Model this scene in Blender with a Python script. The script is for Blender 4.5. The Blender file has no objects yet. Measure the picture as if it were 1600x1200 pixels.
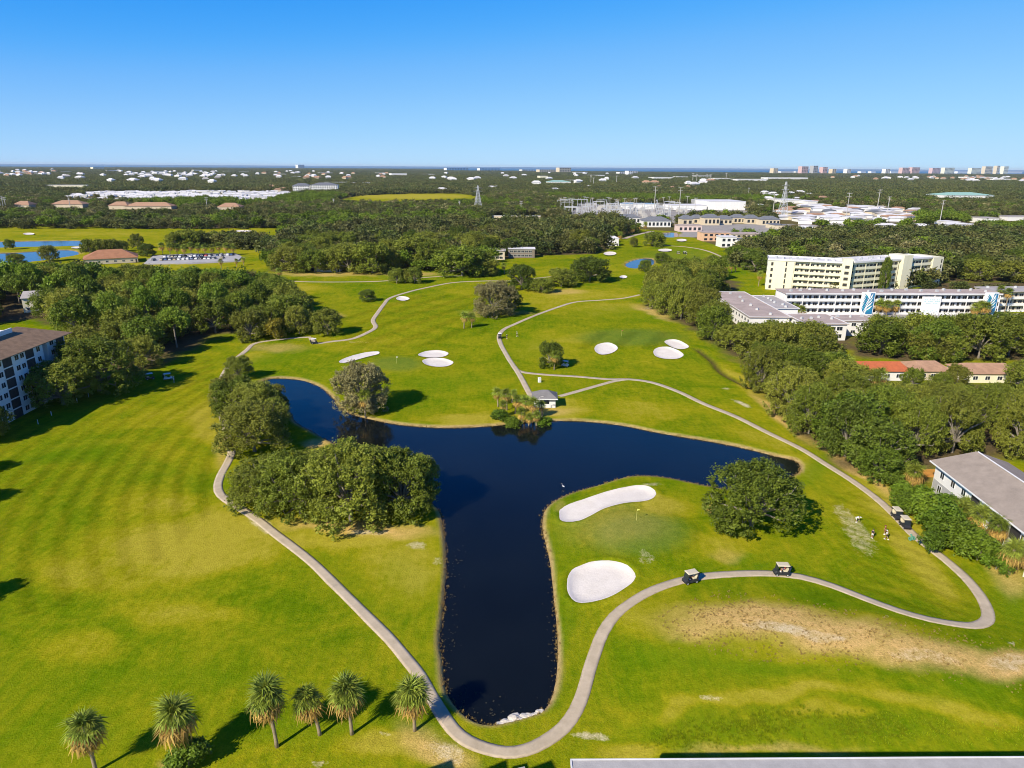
import bpy, bmesh, math, random
import numpy as np
from mathutils import Matrix, Vector
rad = math.radians
SC = bpy.context.scene
COL = SC.collection
RNG = np.random.default_rng(7)
random.seed(7)

# ---------------------------------------------------------------- camera, sky, sun, exposure
F, H = 1067.0, 60.0                       # focal length in pixels of the 1600 px photograph, drone height in metres
ROLL, P = math.atan(10 / 1600.0), math.atan(339.5 / F)
cam_d = bpy.data.cameras.new('camera')
cam = bpy.data.objects.new('camera', cam_d)
COL.objects.link(cam)
cam_d.sensor_width = 36.0
cam_d.lens = F / 1600 * 36
cam_d.clip_start, cam_d.clip_end = 0.5, 200000
cam.matrix_world = Matrix.Translation((0, 0, H)) @ Matrix.Rotation(math.pi / 2 - P, 4, 'X') @ Matrix.Rotation(ROLL, 4, 'Z')
SC.camera = cam

SUN_AZ, SUN_EL = rad(42), rad(36)         # azimuth in which the shadows fall (from +Y towards +X)
W = bpy.data.worlds.new('World')
SC.world = W
W.use_nodes = True
nt = W.node_tree
nt.nodes.clear()
sky = nt.nodes.new('ShaderNodeTexSky')
sky.sky_type = 'NISHITA'
sky.sun_disc = False
sky.sun_elevation = SUN_EL
sky.sun_rotation = SUN_AZ + math.pi
sky.altitude = 4500
sky.air_density, sky.dust_density, sky.ozone_density = 1.0, 0.0, 4.0
bg = nt.nodes.new('ShaderNodeBackground')
bg.inputs['Strength'].default_value = 0.093
wo = nt.nodes.new('ShaderNodeOutputWorld')
# the photograph's saturated clear-day grade of the whole sky: one tone curve per colour channel
def _vm(src, k):
    m = nt.nodes.new('ShaderNodeVectorMath'); m.operation = 'SCALE'; m.inputs['Scale'].default_value = k
    nt.links.new(src, m.inputs[0]); return m.outputs[0]
_cv = nt.nodes.new('ShaderNodeRGBCurve')
for _i, _pts in enumerate(([(0, 0), (.05, .012), (.075, .05), (.129, .20), (.22, .34), (.40, .47), (1, .56)],
                           [(0, 0), (.03, .03), (.06, .11), (.10, .25), (.144, .36), (.237, .53), (.4, .69), (.6, .77), (1, .84)],
                           [(0, 0), (.10, .36), (.20, .80), (.29, .96), (.42, 1.0), (1, 1.0)])):
    _c = _cv.mapping.curves[_i]
    _c.points[0].location, _c.points[1].location = _pts[0], _pts[-1]
    for _p in _pts[1:-1]: _c.points.new(*_p)
_cv.mapping.update()
nt.links.new(_vm(sky.outputs[0], 0.119 / 2), _cv.inputs['Color'])
nt.links.new(_vm(_cv.outputs[0], 1 / 0.119), bg.inputs[0])
nt.links.new(bg.outputs[0], wo.inputs[0])

sd_ = bpy.data.lights.new('sun', 'SUN')
sd_.energy, sd_.angle, sd_.color = 5.0, rad(0.5), (1.0, 0.90, 0.72)
sun = bpy.data.objects.new('sun', sd_)
COL.objects.link(sun)
_d = Vector((math.sin(SUN_AZ) * math.cos(SUN_EL), math.cos(SUN_AZ) * math.cos(SUN_EL), -math.sin(SUN_EL)))
sun.rotation_euler = _d.to_track_quat('-Z', 'Y').to_euler()
sun.location = (-80, -80, 150)

vs = SC.view_settings
vs.view_transform, vs.look, vs.gamma, vs.exposure = 'Standard', 'None', 1.0, 0.35
vs.use_curve_mapping = False
SC.render.engine = 'CYCLES'
SC.cycles.filter_width = 1.0

# ---------------------------------------------------------------- pixels to places
cR, sR, cP, sP = math.cos(ROLL), math.sin(ROLL), math.cos(P), math.sin(P)
def G(x, y, z=0.0):
    u, v = x - 800.0, y - 600.0
    u, v = (u * cR + v * sR) / F, (-u * sR + v * cR) / F
    d = -(sP + v * cP)
    t = (H - z) / -d
    return (u * t, (cP - v * sP) * t, z)
def PR(X, Y, Z=0.0):
    dz = Z - H
    zc = Y * cP - dz * sP
    zc = np.where(zc < 1e-3, 1e-3, zc) if isinstance(zc, np.ndarray) else max(zc, 1e-3)
    u, v = F * X / zc, F * (-Y * sP - dz * cP) / zc
    return 800 + u * cR - v * sR, 600 + u * sR + v * cR
def height_of(x, y, ty):
    b = G(x, y)
    lo, hi = 0.0, 120.0
    for _ in range(40):
        m = (lo + hi) / 2
        if PR(b[0], b[1], m)[1] > ty: lo = m
        else: hi = m
    return lo
def width_of(x, y, wpx):
    b = G(x, y)
    return wpx / F * (b[1] * cP + H * sP)

# ---------------------------------------------------------------- numpy noise, polygons
_perm = RNG.random((256, 256))
def vnoise(x, y):
    xi, yi = np.floor(x).astype(int), np.floor(y).astype(int)
    fx, fy = x - xi, y - yi
    fx, fy = fx * fx * (3 - 2 * fx), fy * fy * (3 - 2 * fy)
    g = lambda a, b: _perm[a & 255, b & 255]
    return (g(xi, yi) * (1 - fx) + g(xi + 1, yi) * fx) * (1 - fy) + (g(xi, yi + 1) * (1 - fx) + g(xi + 1, yi + 1) * fx) * fy
def fbm(x, y, o=4):
    s, a, t = 0, 0.5, 0
    for i in range(o):
        s = s + a * vnoise(x * 2 ** i + 17.3 * i, y * 2 ** i + 5.1 * i); t += a; a *= 0.5
    return s / t
def sstep(a, b, x):
    t = np.clip((x - a) / (b - a), 0, 1)
    return t * t * (3 - 2 * t)
def inside(px, py, poly):
    r = np.zeros(px.shape, bool)
    n = len(poly)
    for i in range(n):
        x0, y0 = poly[i]; x1, y1 = poly[(i + 1) % n]
        if y0 == y1: continue
        c = ((y0 > py) != (y1 > py)) & (px < (x1 - x0) * (py - y0) / (y1 - y0) + x0)
        r ^= c
    return r
def sdf(px, py, poly, margin=30.0):
    """signed distance, positive outside"""
    poly = np.asarray(poly, float)
    out = np.full(px.shape, margin)
    bb = (px > poly[:, 0].min() - margin) & (px < poly[:, 0].max() + margin) & (py > poly[:, 1].min() - margin) & (py < poly[:, 1].max() + margin)
    if not bb.any(): return out
    x, y = px[bb], py[bb]
    d = np.full(x.shape, 1e9)
    n = len(poly)
    for i in range(n):
        a, b = poly[i], poly[(i + 1) % n]
        e = b - a
        L = max(e @ e, 1e-9)
        t = np.clip(((x - a[0]) * e[0] + (y - a[1]) * e[1]) / L, 0, 1)
        d = np.minimum(d, (x - a[0] - t * e[0]) ** 2 + (y - a[1] - t * e[1]) ** 2)
    d = np.sqrt(d)
    d[inside(x, y, poly)] *= -1
    out[bb] = np.minimum(d, margin)
    return out
def smooth(pts, step, closed=False):
    """Catmull-Rom through world points, resampled about every step metres"""
    p = [np.array(q[:2], float) for q in pts]
    n = len(p)
    out = []
    rng = range(n if closed else n - 1)
    for i in rng:
        g = (lambda k: p[k % n]) if closed else (lambda k: p[min(max(k, 0), n - 1)])
        a, b, c, d = g(i - 1), g(i), g(i + 1), g(i + 2)
        m = max(2, int(np.hypot(*(c - b)) / step))
        for k in range(m):
            t = k / m
            out.append(0.5 * (2 * b + (c - a) * t + (2 * a - 5 * b + 4 * c - d) * t * t + (3 * b - a - 3 * c + d) * t ** 3))
    if not closed: out.append(p[-1])
    return np.array(out)
def px_poly(pts, step=1.5): return smooth([G(*q) for q in pts], step, True)
def ell(cx, cy, rx, ry, n=14): return [(cx + rx * math.cos(2 * math.pi * i / n), cy + ry * math.sin(2 * math.pi * i / n)) for i in range(n)]

# ---------------------------------------------------------------- outlines traced on the ground
LAKE = px_poly([(408,597),(418,591),(432,589),(470,592),(500,603),(520,620),(530,634),(548,645),(580,653),(610,659),(640,663),(690,666),(740,665),(770,663),(800,660),(840,657),(880,655),(925,657),(975,663),(1030,674),(1090,684),(1140,693),(1180,702),(1215,711),(1240,716),(1250,724),(1249,735),(1235,743),(1218,752),(1185,762),(1150,764),(1110,758),(1080,752),(1040,744),(1000,741),(970,745),(930,757),(890,769),(862,783),(850,797),(847,820),(852,845),(858,870),(862,900),(866,940),(870,980),(871,1020),(868,1060),(860,1090),(848,1106),(830,1114),(805,1121),(780,1127),(755,1128),(732,1118),(712,1100),(700,1082),(694,1060),(692,1030),(687,1000),(690,970),(694,930),(697,890),(696,850),(692,820),(687,797),(672,782),(640,765),(600,748),(560,733),(528,716),(527,704),(524,692),(508,684),(485,671),(462,658),(452,640),(444,622),(428,606)], 1.2)
PONDS = {
 'fairway_pond': ('small blue pond with a tree at its edge on the far fairway', [(978,413),(985,408),(1000,404),(1015,403),(1021,407),(1018,413),(1000,418),(985,418)]),
 'clubhouse_pond': ('wider blue pond on the left course nearer the clubhouse', [(-80,395),(0,395),(60,392),(105,390),(122,396),(80,404),(40,409),(0,414),(-80,417)]),
 'long_pond': ('long narrow blue pond on the left course behind the strip of turf', [(-80,376),(0,377),(60,376),(135,376),(137,382),(100,384),(40,385),(-80,387)]),
 'walled_pond': ('blue pond with a pale wall in the far woods', [(768,343),(800,341),(850,341),(856,346),(800,350),(770,349)]),
 'villa_pond': ('tiny dark pond below the far villas', [(1037,364),(1055,363),(1058,369),(1040,370)]),
}
PONDP = {k: px_poly(v[1], 3.0) for k, v in PONDS.items()}
BUNKERS = [
 ('long curved white sand bunker above the green by the lake', [(874,800),(878,795),(890,788),(920,778),(950,768),(985,760),(1008,759),(1020,765),(1025,774),(1018,782),(1005,786),(975,789),(945,797),(925,807),(905,815),(885,816),(875,812)]),
 ('big round white sand bunker beside the cart path and lake', [(886,915),(890,895),(905,885),(930,878),(960,879),(980,886),(992,898),(990,910),(975,922),(950,935),(920,942),(900,941),(889,930)]),
 ('slim slanting white bunker behind the mossy oak on the lake shore', [(530,567),(545,560),(570,553),(590,551),(592,555),(575,560),(550,567),(535,570)]),
 ('farther one of two white bunkers lying close together across the lake', [(653,556),(665,550),(685,548),(700,552),(697,557),(685,560),(665,560)]),
 ('nearer one of two white bunkers lying close together across the lake', [(660,566),(670,562),(690,561),(705,565),(708,569),(698,574),(680,575),(665,572)]),
 ('round white bunker left of the dark oval green', [(929,544),(935,539),(950,537),(962,541),(965,546),(955,552),(940,554),(931,550)]),
 ('larger of two white bunkers beside the ditch and oak row', [(1021,549),(1028,544),(1045,543),(1062,549),(1068,555),(1058,560),(1038,560),(1024,556)]),
 ('smaller of two white bunkers beside the ditch and oak row', [(1038,536),(1048,532),(1060,533),(1073,539),(1076,543),(1066,546),(1052,544)]),
 ('small white bunker inside the bend of the cart path', [(619,466),(625,463),(635,464),(640,467),(632,470),(622,469)]),
 ('tiny white bunker on the fairway below the small pond', ell(974,433,6,2.2)),
 ('white bunker beside the dense far oaks and pond', ell(953,396.5,10,2.6)),
 ('oval white bunker above the small pond', ell(1039,391.5,11,2.2)),
 ('white bunker beyond the far cart path near the villas', ell(1065,375.5,8,2)),
 ('white bunker on the dry fairway beyond the long pond', ell(45,366,9,1.6)),
 ('white bunker at the end of the strip between the two ponds', ell(120,387.5,9,1.4)),
 ('white bunker before the far hedge of palms', ell(380,361.5,13,1.4)),
]
BUNP = [px_poly(b[1], 0.8) for b in BUNKERS]
PATHS = [
 ('main', 1.75, [(486,527),(455,529),(402,536),(385,548),(360,570),(345,595),(339,620),(345,645),(352,665),(358,690),(362,705),(355,722),(345,740),(340,758),(345,772),(362,785),(383,797),(405,812),(430,832),(460,855),(490,880),(520,910),(550,940),(580,970),(610,1000),(635,1030),(655,1055),(672,1085),(690,1115),(708,1140),(730,1158),(760,1170),(790,1176),(820,1173),(850,1160),(880,1138),(900,1110),(912,1080),(920,1050),(930,1020),(942,990),(960,965),(985,945),(1020,925),(1060,911),(1100,903),(1150,899),(1200,898),(1250,903),(1300,918),(1350,940),(1400,962),(1450,978),(1500,986),(1525,985),(1540,976),(1543,965),(1540,950),(1530,930),(1510,905),(1480,878),(1450,855),(1425,835),(1400,808),(1370,780),(1330,750),(1290,725),(1250,700),(1200,675),(1150,650),(1100,630),(1060,611),(1020,597),(985,592),(950,592),(900,588),(850,585),(812,580),(800,568),(790,552),(782,537),(780,525),(788,515),(805,507),(840,492),(870,480),(900,471),(940,468),(975,465),(1000,460)]),
 ('shelter', 1.8, [(803,572),(812,586),(825,610),(833,624)]),
 ('shelter_east', 1.6, [(874,619),(900,612),(935,602),(960,595),(980,592)]),
 ('north', 1.9, [(486,528),(494,537),(520,534),(550,530),(575,520),(587,512),(583,502),(590,490),(600,475),(610,465),(640,455),(670,448),(710,441),(760,439),(800,439),(850,434),(880,430)]),
 ('far', 1.9, [(430,437),(480,440),(560,440),(610,438),(680,432),(720,431)]),
 ('pond', 2.2, [(1020,381),(1045,384),(1070,386),(1100,391),(1125,400),(1142,411)]),
 ('villa', 5.0, [(975,373),(990,368),(1020,361)]),
]
PATHP = [(n, w, smooth([G(*q) for q in pts], 1.6)) for n, w, pts in PATHS]
PARKING = [G(*q) for q in [(225,412),(240,400),(300,397),(368,397),(378,402),(372,408),(300,411)]]

MOUNDS = [(1240,1000,22,9,1.5),(1480,1050,20,9,1.2),(1000,835,14,11,0.5),(618,570,16,14,0.6),(985,530,26,18,0.6),(1450,1130,30,7,1.0),(1100,1080,12,9,0.5),(930,770,10,6,0.35)]
MOUNDW = [(G(a, b)[0], G(a, b)[1], c, d, e) for a, b, c, d, e in MOUNDS]
DITCH = smooth([G(*q) for q in [(1090,545),(1112,562),(1122,575),(1135,585),(1160,598),(1178,606)]], 1.5)
def line_dist(x, y, ln):
    d = np.full(x.shape, 1e9)
    for a, b in zip(ln[:-1], ln[1:]):
        e = b - a; L = max(e @ e, 1e-9)
        t = np.clip(((x - a[0]) * e[0] + (y - a[1]) * e[1]) / L, 0, 1)
        d = np.minimum(d, (x - a[0] - t * e[0]) ** 2 + (y - a[1] - t * e[1]) ** 2)
    return np.sqrt(d)
WATER_Z = -0.45
def terrain(x, y, full=False):
    x, y = np.asarray(x, float), np.asarray(y, float)
    r = np.hypot(x, y)
    sl = sdf(x, y, LAKE)
    sw = sl.copy()
    for p in PONDP.values(): sw = np.minimum(sw, sdf(x, y, p))
    und = (fbm(x / 55, y / 55, 2) - 0.5) * 0.9
    for mx, my, a, b, h in MOUNDW: und = und + h * np.exp(-((x - mx) / a) ** 2 - ((y - my) / b) ** 2)
    und = und * sstep(1.0, 14.0, sw) * (1 - sstep(500, 900, r))
    w = 0.30 + 0.0030 * r
    h = und - 1.0 * (1 - sstep(-w, w, sw)) - 1.2 * (1 - sstep(-8, -w, sw))
    sb = np.full(x.shape, 30.0)
    for p in BUNP: sb = np.minimum(sb, sdf(x, y, p, 10.0))
    h = h - 0.42 * (1 - sstep(-1.3, 0.25, sb)) + 0.17 * np.exp(-((sb - 0.6) / 0.55) ** 2)
    near = (x > 60) & (x < 130) & (y > 150) & (y < 260)
    dd = np.full(x.shape, 50.0)
    if near.any(): dd[near] = line_dist(x[near], y[near], DITCH)
    h = h - 0.8 * np.exp(-(dd / 0.9) ** 2)
    coast = 9500 + 900 * (vnoise(x / 2500 + 9, x * 0) - 0.5)
    h = h - 3.0 * sstep(-100, 100, y - coast - np.where(x < -1500, 60000, 0))
    if full: return h, sl, sw, sb, dd
    return h
def tz(x, y): return float(terrain(np.array([x]), np.array([y]))[0])

# ---------------------------------------------------------------- materials
MATS = {}
def new_mat(name):
    m = bpy.data.materials.new(name)
    m.use_nodes = True
    n = m.node_tree
    return m, n, n.nodes['Principled BSDF']
def node(n, t, **kw):
    x = n.nodes.new(t)
    for k, v in kw.items():
        if k in x.inputs.keys() if isinstance(k, str) else False: x.inputs[k].default_value = v
        else: setattr(x, k, v)
    return x
def noise(n, vec, scale, detail=4.0, rough=0.6, dist=0.0):
    t = n.nodes.new('ShaderNodeTexNoise')
    t.inputs['Scale'].default_value = scale; t.inputs['Detail'].default_value = detail
    t.inputs['Roughness'].default_value = rough; t.inputs['Distortion'].default_value = dist
    if vec is not None: n.links.new(vec, t.inputs['Vector'])
    return t.outputs['Fac']
def ramp(n, fac, stops):
    r = n.nodes.new('ShaderNodeValToRGB')
    e = r.color_ramp.elements
    while len(e) < len(stops): e.new(0.5)
    for q, (p, c) in zip(e, stops):
        q.position = p
        q.color = (c[0], c[1], c[2], 1) if isinstance(c, (tuple, list)) else (c, c, c, 1)
    n.links.new(fac, r.inputs[0])
    return r.outputs[0]
def mix(n, a, b, f, mode='MIX'):
    m = n.nodes.new('ShaderNodeMix')
    m.data_type, m.blend_type = 'RGBA', mode
    for s, v in ((m.inputs[0], f), (m.inputs[6], a), (m.inputs[7], b)):
        if isinstance(v, bpy.types.NodeSocket): n.links.new(v, s)
        elif isinstance(v, (int, float)): s.default_value = v if s.type == 'VALUE' else (v, v, v, 1)
        else: s.default_value = (*v, 1)
    return m.outputs[2]
def mth(n, op, a, b=None, clamp=False):
    m = n.nodes.new('ShaderNodeMath'); m.operation = op; m.use_clamp = clamp
    for s, v in ((m.inputs[0], a), (m.inputs[1], b)):
        if v is None: continue
        if isinstance(v, bpy.types.NodeSocket): n.links.new(v, s)
        else: s.default_value = v
    return m.outputs[0]
def attr(n, name):
    a = n.nodes.new('ShaderNodeAttribute'); a.attribute_name = name
    return a.outputs['Fac']
def geo_pos(n): return n.nodes.new('ShaderNodeNewGeometry').outputs['Position']
def obj_pos(n): return n.nodes.new('ShaderNodeTexCoord').outputs['Object']
def bump(n, h, strength, dist, bs):
    b = n.nodes.new('ShaderNodeBump'); b.inputs['Strength'].default_value = strength; b.inputs['Distance'].default_value = dist
    n.links.new(h, b.inputs['Height']); n.links.new(b.outputs[0], bs.inputs['Normal'])

def M(name, col, rough=0.8, var=0.15, scale=1.5, metal=0.0, bmp=0.0, spec=0.3, streak=False):
    """plain worn surface: a base colour broken up by two noises"""
    if name in MATS: return MATS[name]
    m, n, bs = new_mat(name)
    v = obj_pos(n)
    if streak:
        mp = n.nodes.new('ShaderNodeMapping'); mp.inputs['Scale'].default_value = (1, 1, 0.15); n.links.new(v, mp.inputs[0]); v2 = mp.outputs[0]
    else: v2 = v
    f = mth(n, 'ADD', mth(n, 'MULTIPLY', noise(n, v2, scale), 0.7), mth(n, 'MULTIPLY', noise(n, v, scale * 9, 2), 0.3))
    lo = tuple(c * (1 - var) for c in col); hi = tuple(min(1, c * (1 + var)) for c in col)
    n.links.new(ramp(n, f, [(0.3, lo), (0.7, hi)]), bs.inputs['Base Color'])
    bs.inputs['Roughness'].default_value = rough; bs.inputs['Metallic'].default_value = metal
    bs.inputs['Specular IOR Level'].default_value = spec
    if bmp: bump(n, noise(n, v, scale * 12, 3), bmp, 0.05, bs)
    MATS[name] = m
    return m
def leafmat(name, dark, light, olive, trans=0.25, hue=0.35):
    if name in MATS: return MATS[name]
    m, n, bs = new_mat(name)
    oi = n.nodes.new('ShaderNodeObjectInfo').outputs['Random']
    t = attr(n, 'tint')
    c = ramp(n, t, [(0.0, dark), (1.0, light)])
    c = mix(n, c, mix(n, c, olive, 0.65), mth(n, 'MULTIPLY', oi, hue * 2, True))
    val = mth(n, 'ADD', mth(n, 'MULTIPLY', mth(n, 'FRACT', mth(n, 'MULTIPLY', oi, 7.31)), 0.5), 0.75)
    c = mix(n, c, val, 1.0, 'MULTIPLY')
    n.links.new(c, bs.inputs['Base Color'])
    bs.inputs['Roughness'].default_value = 0.55; bs.inputs['Specular IOR Level'].default_value = 0.25
    tr = n.nodes.new('ShaderNodeBsdfTranslucent'); n.links.new(c, tr.inputs[0])
    ms = n.nodes.new('ShaderNodeMixShader'); ms.inputs[0].default_value = trans
    n.links.new(bs.outputs[0], ms.inputs[1]); n.links.new(tr.outputs[0], ms.inputs[2])
    n.links.new(ms.outputs[0], n.nodes['Material Output'].inputs['Surface'])
    MATS[name] = m
    return m
LEAF_OAK = leafmat('oak_leaves', (0.050, 0.086, 0.005), (0.295, 0.370, 0.038), (0.335, 0.310, 0.050), 0.34, 0.45)
LEAF_PINE = leafmat('pine_needles', (0.065, 0.118, 0.006), (0.235, 0.345, 0.024), (0.22, 0.27, 0.03))
LEAF_DARK = leafmat('glossy_leaves', (0.042, 0.076, 0.005), (0.165, 0.240, 0.020), (0.18, 0.22, 0.03))
LEAF_BROWN = leafmat('mossy_leaves', (0.115, 0.110, 0.040), (0.400, 0.375, 0.150), (0.38, 0.32, 0.13))
LEAF_YEL = leafmat('yellow_leaves', (0.15, 0.14, 0.01), (0.40, 0.33, 0.03), (0.3, 0.25, 0.02))
LEAF_SHRUB = leafmat('shrub_leaves', (0.050, 0.100, 0.006), (0.190, 0.320, 0.022), (0.20, 0.25, 0.02))
LEAF_FAR = leafmat('far_leaves', (0.028, 0.050, 0.010), (0.160, 0.205, 0.042), (0.190, 0.165, 0.050), hue=0.5)
FROND = leafmat('palm_fronds', (0.050, 0.090, 0.008), (0.310, 0.400, 0.045), (0.36, 0.36, 0.05))
DEADF = leafmat('dead_fronds', (0.22, 0.12, 0.025), (0.62, 0.42, 0.11), (0.55, 0.34, 0.08), 0.12)
BARK = M('bark', (0.25, 0.22, 0.18), 0.95, 0.35, 3.0, bmp=0.4)
PBARK = M('palm_bark', (0.30, 0.24, 0.16), 0.95, 0.3, 4.0, bmp=0.5)

def ground_mat():
    m, n, bs = new_mat('turf')
    p = geo_pos(n)
    big, mid = noise(n, p, 0.020, 3, 0.6, 0.5), noise(n, p, 0.11, 4, 0.7, 0.6)
    mp = n.nodes.new('ShaderNodeMapping'); mp.inputs['Scale'].default_value = (1.1, 0.16, 1.0); mp.inputs['Rotation'].default_value = (0, 0, 0.12); n.links.new(p, mp.inputs[0])
    mown = noise(n, mp.outputs[0], 0.9, 3, 0.7)
    fine, speck = noise(n, p, 0.8, 4, 0.75), noise(n, p, 4.5, 2, 0.8)
    f = mth(n, 'ADD', mth(n, 'MULTIPLY', big, 0.34), mth(n, 'ADD', mth(n, 'MULTIPLY', mid, 0.36), mth(n, 'ADD', mth(n, 'MULTIPLY', fine, 0.16), mth(n, 'MULTIPLY', mown, 0.18))))
    f = mth(n, 'ADD', f, mth(n, 'MULTIPLY', mth(n, 'ADD', attr(n, 'yellow'), 0.10), 0.26))
    f = mth(n, 'ADD', mth(n, 'MULTIPLY', mth(n, 'SUBTRACT', f, 0.53), 1.25), 0.545)
    c = ramp(n, f, [(0.38, (0.074, 0.146, 0.002)), (0.48, (0.130, 0.194, 0.003)), (0.56, (0.192, 0.228, 0.005)), (0.66, (0.276, 0.268, 0.008)), (0.82, (0.375, 0.325, 0.030))])
    c = mix(n, c, (0.088, 0.190, 0.003), mth(n, 'MULTIPLY', attr(n, 'lush'), 0.7))
    c = mix(n, c, (0.135, 0.200, 0.025), mth(n, 'MULTIPLY', attr(n, 'green'), 0.7))
    c = mix(n, c, mix(n, (0.50, 0.315, 0.085), (0.74, 0.51, 0.20), speck), mth(n, 'MULTIPLY', attr(n, 'dry'), mth(n, 'ADD', mth(n, 'MULTIPLY', fine, 1.0), 0.45), True))
    c = mix(n, c, mix(n, (0.50, 0.42, 0.24), (0.70, 0.61, 0.42), fine), ramp(n, mth(n, 'ADD', attr(n, 'bare'), mth(n, 'MULTIPLY', mth(n, 'SUBTRACT', mth(n, 'ADD', mth(n, 'MULTIPLY', fine, 0.6), mth(n, 'MULTIPLY', speck, 0.4)), 0.5), 2.0)), [(0.36, 0.0), (1.0, 0.9)]))
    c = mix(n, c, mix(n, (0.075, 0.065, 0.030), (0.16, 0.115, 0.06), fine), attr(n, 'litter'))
    c = mix(n, c, mix(n, (0.24, 0.22, 0.20), (0.42, 0.40, 0.37), mid), attr(n, 'gravel'))
    c = mix(n, c, mix(n, (0.34, 0.22, 0.09), (0.50, 0.37, 0.18), fine), attr(n, 'bank'))
    c = mix(n, c, mix(n, (0.09, 0.06, 0.03), (0.05, 0.04, 0.02), fine), attr(n, 'mud'))
    k = mth(n, 'ADD', mth(n, 'MULTIPLY', speck, 0.9), mth(n, 'ADD', mth(n, 'MULTIPLY', fine, 0.5), 0.30))
    c = mix(n, c, k, 1.0, 'MULTIPLY')
    st = mth(n, 'ADD', mth(n, 'MULTIPLY', attr(n, 'stripe'), -0.30), 1.0)
    c = mix(n, c, st, 1.0, 'MULTIPLY')
    n.links.new(c, bs.inputs['Base Color'])
    bs.inputs['Roughness'].default_value = 0.95
    bs.inputs['Specular IOR Level'].default_value = 0.0
    hh = mth(n, 'ADD', mth(n, 'MULTIPLY', fine, 0.6), mth(n, 'MULTIPLY', speck, 0.5))
    bump(n, hh, 0.75, 0.22, bs)
    return m
TURF = ground_mat()
def water_mat(name, col, rip=0.02):
    m, n, bs = new_mat(name)
    p = geo_pos(n)
    c = ramp(n, noise(n, p, 0.05, 3), [(0.3, tuple(0.75 * q for q in col)), (0.7, tuple(1.25 * q for q in col))])
    n.links.new(c, bs.inputs['Base Color'])
    bs.inputs['Roughness'].default_value = 0.05
    bs.inputs['IOR'].default_value = 1.33
    bs.inputs['Specular IOR Level'].default_value = 0.5
    bump(n, mth(n, 'ADD', noise(n, p, 1.6, 3), mth(n, 'MULTIPLY', noise(n, p, 0.25, 2), 2.0)), rip, 0.3, bs)
    return m
LAKEM = water_mat('lake_water', (0.0050, 0.0075, 0.0085), 0.05)
PONDM = water_mat('pond_water', (0.004, 0.030, 0.10), 0.05)
SEAM = water_mat('sea_water', (0.015, 0.15, 0.33), 0.1)
_sb = SEAM.node_tree.nodes['Principled BSDF']
_sb.inputs['Roughness'].default_value, _sb.inputs['Specular IOR Level'].default_value = 0.9, 0.0
def sand_mat():
    m, n, bs = new_mat('bunker_sand')
    p = geo_pos(n)
    f = mth(n, 'ADD', mth(n, 'MULTIPLY', noise(n, p, 0.35, 4), 0.6), mth(n, 'MULTIPLY', noise(n, p, 3.5, 3, 0.8), 0.4))
    n.links.new(ramp(n, f, [(0.3, (0.66, 0.60, 0.52)), (0.7, (0.82, 0.76, 0.68))]), bs.inputs['Base Color'])
    bs.inputs['Roughness'].default_value = 1.0; bs.inputs['Specular IOR Level'].default_value = 0.05
    bump(n, noise(n, p, 2.5, 4, 0.75), 0.5, 0.12, bs)
    return m
SAND = sand_mat()
def path_mat():
    m, n, bs = new_mat('path_concrete')
    p = geo_pos(n)
    e = attr(n, 'edge')
    c = ramp(n, noise(n, p, 0.5, 5, 0.7), [(0.3, (0.42, 0.345, 0.235)), (0.7, (0.57, 0.47, 0.335))])
    c = mix(n, c, (0.30, 0.24, 0.16), ramp(n, mth(n, 'ADD', e, mth(n, 'MULTIPLY', mth(n, 'SUBTRACT', noise(n, p, 1.4, 4), 0.5), 0.7)), [(0.8, 0.0), (1.1, 0.85)]))
    c = mix(n, c, (0.30, 0.26, 0.21), ramp(n, noise(n, p, 0.18, 5, 0.75, 1.0), [(0.60, 0.0), (0.72, 0.5)]))
    n.links.new(c, bs.inputs['Base Color'])
    bs.inputs['Roughness'].default_value = 0.9; bs.inputs['Specular IOR Level'].default_value = 0.2
    bump(n, noise(n, p, 7, 3), 0.2, 0.03, bs)
    return m
PATHM = path_mat()

WHITE = M('white_stucco', (0.78, 0.77, 0.74), 0.85, 0.06, 0.4, streak=True)
CREAM = M('cream_stucco', (0.80, 0.75, 0.55), 0.85, 0.07, 0.4, streak=True)
BEIGE = M('beige_stucco', (0.62, 0.53, 0.38), 0.85, 0.1, 0.5, streak=True)
PEACH = M('peach_stucco', (0.70, 0.44, 0.28), 0.85, 0.1, 0.5, streak=True)
GREYW = M('grey_siding', (0.40, 0.40, 0.40), 0.8, 0.1, 1.0)
GLASS = M('dark_glass', (0.025, 0.032, 0.04), 0.12, 0.3, 0.8, spec=0.6)
SCREEN = M('dark_screen', (0.045, 0.042, 0.040), 0.7, 0.3, 1.2)
TRIM = M('white_trim', (0.80, 0.80, 0.78), 0.6, 0.04, 2.0)
FLAT = M('flat_roof_gravel', (0.40, 0.37, 0.35), 0.95, 0.22, 0.22)
FLATW = M('flat_roof_white', (0.66, 0.65, 0.66), 0.9, 0.12, 0.15)
FLATB = M('flat_roof_brown', (0.42, 0.34, 0.30), 0.95, 0.25, 0.2)
SHING = M('brown_shingles', (0.27, 0.175, 0.105), 0.95, 0.3, 0.7, bmp=0.4)
SHINGG = M('grey_shingles', (0.315, 0.262, 0.215), 0.95, 0.18, 0.6, bmp=0.4)
SHINGD = M('slate_shingles', (0.16, 0.17, 0.19), 0.9, 0.2, 0.5)
TILER = M('red_tiles', (0.48, 0.13, 0.05), 0.85, 0.2, 0.8, bmp=0.3)
TILEB = M('brown_tiles', (0.40, 0.24, 0.15), 0.9, 0.25, 0.6)
CONC = M('concrete', (0.46, 0.44, 0.41), 0.9, 0.15, 1.0)
STEEL = M('galvanised_steel', (0.50, 0.51, 0.52), 0.6, 0.15, 0.6, metal=0.2)
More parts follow.
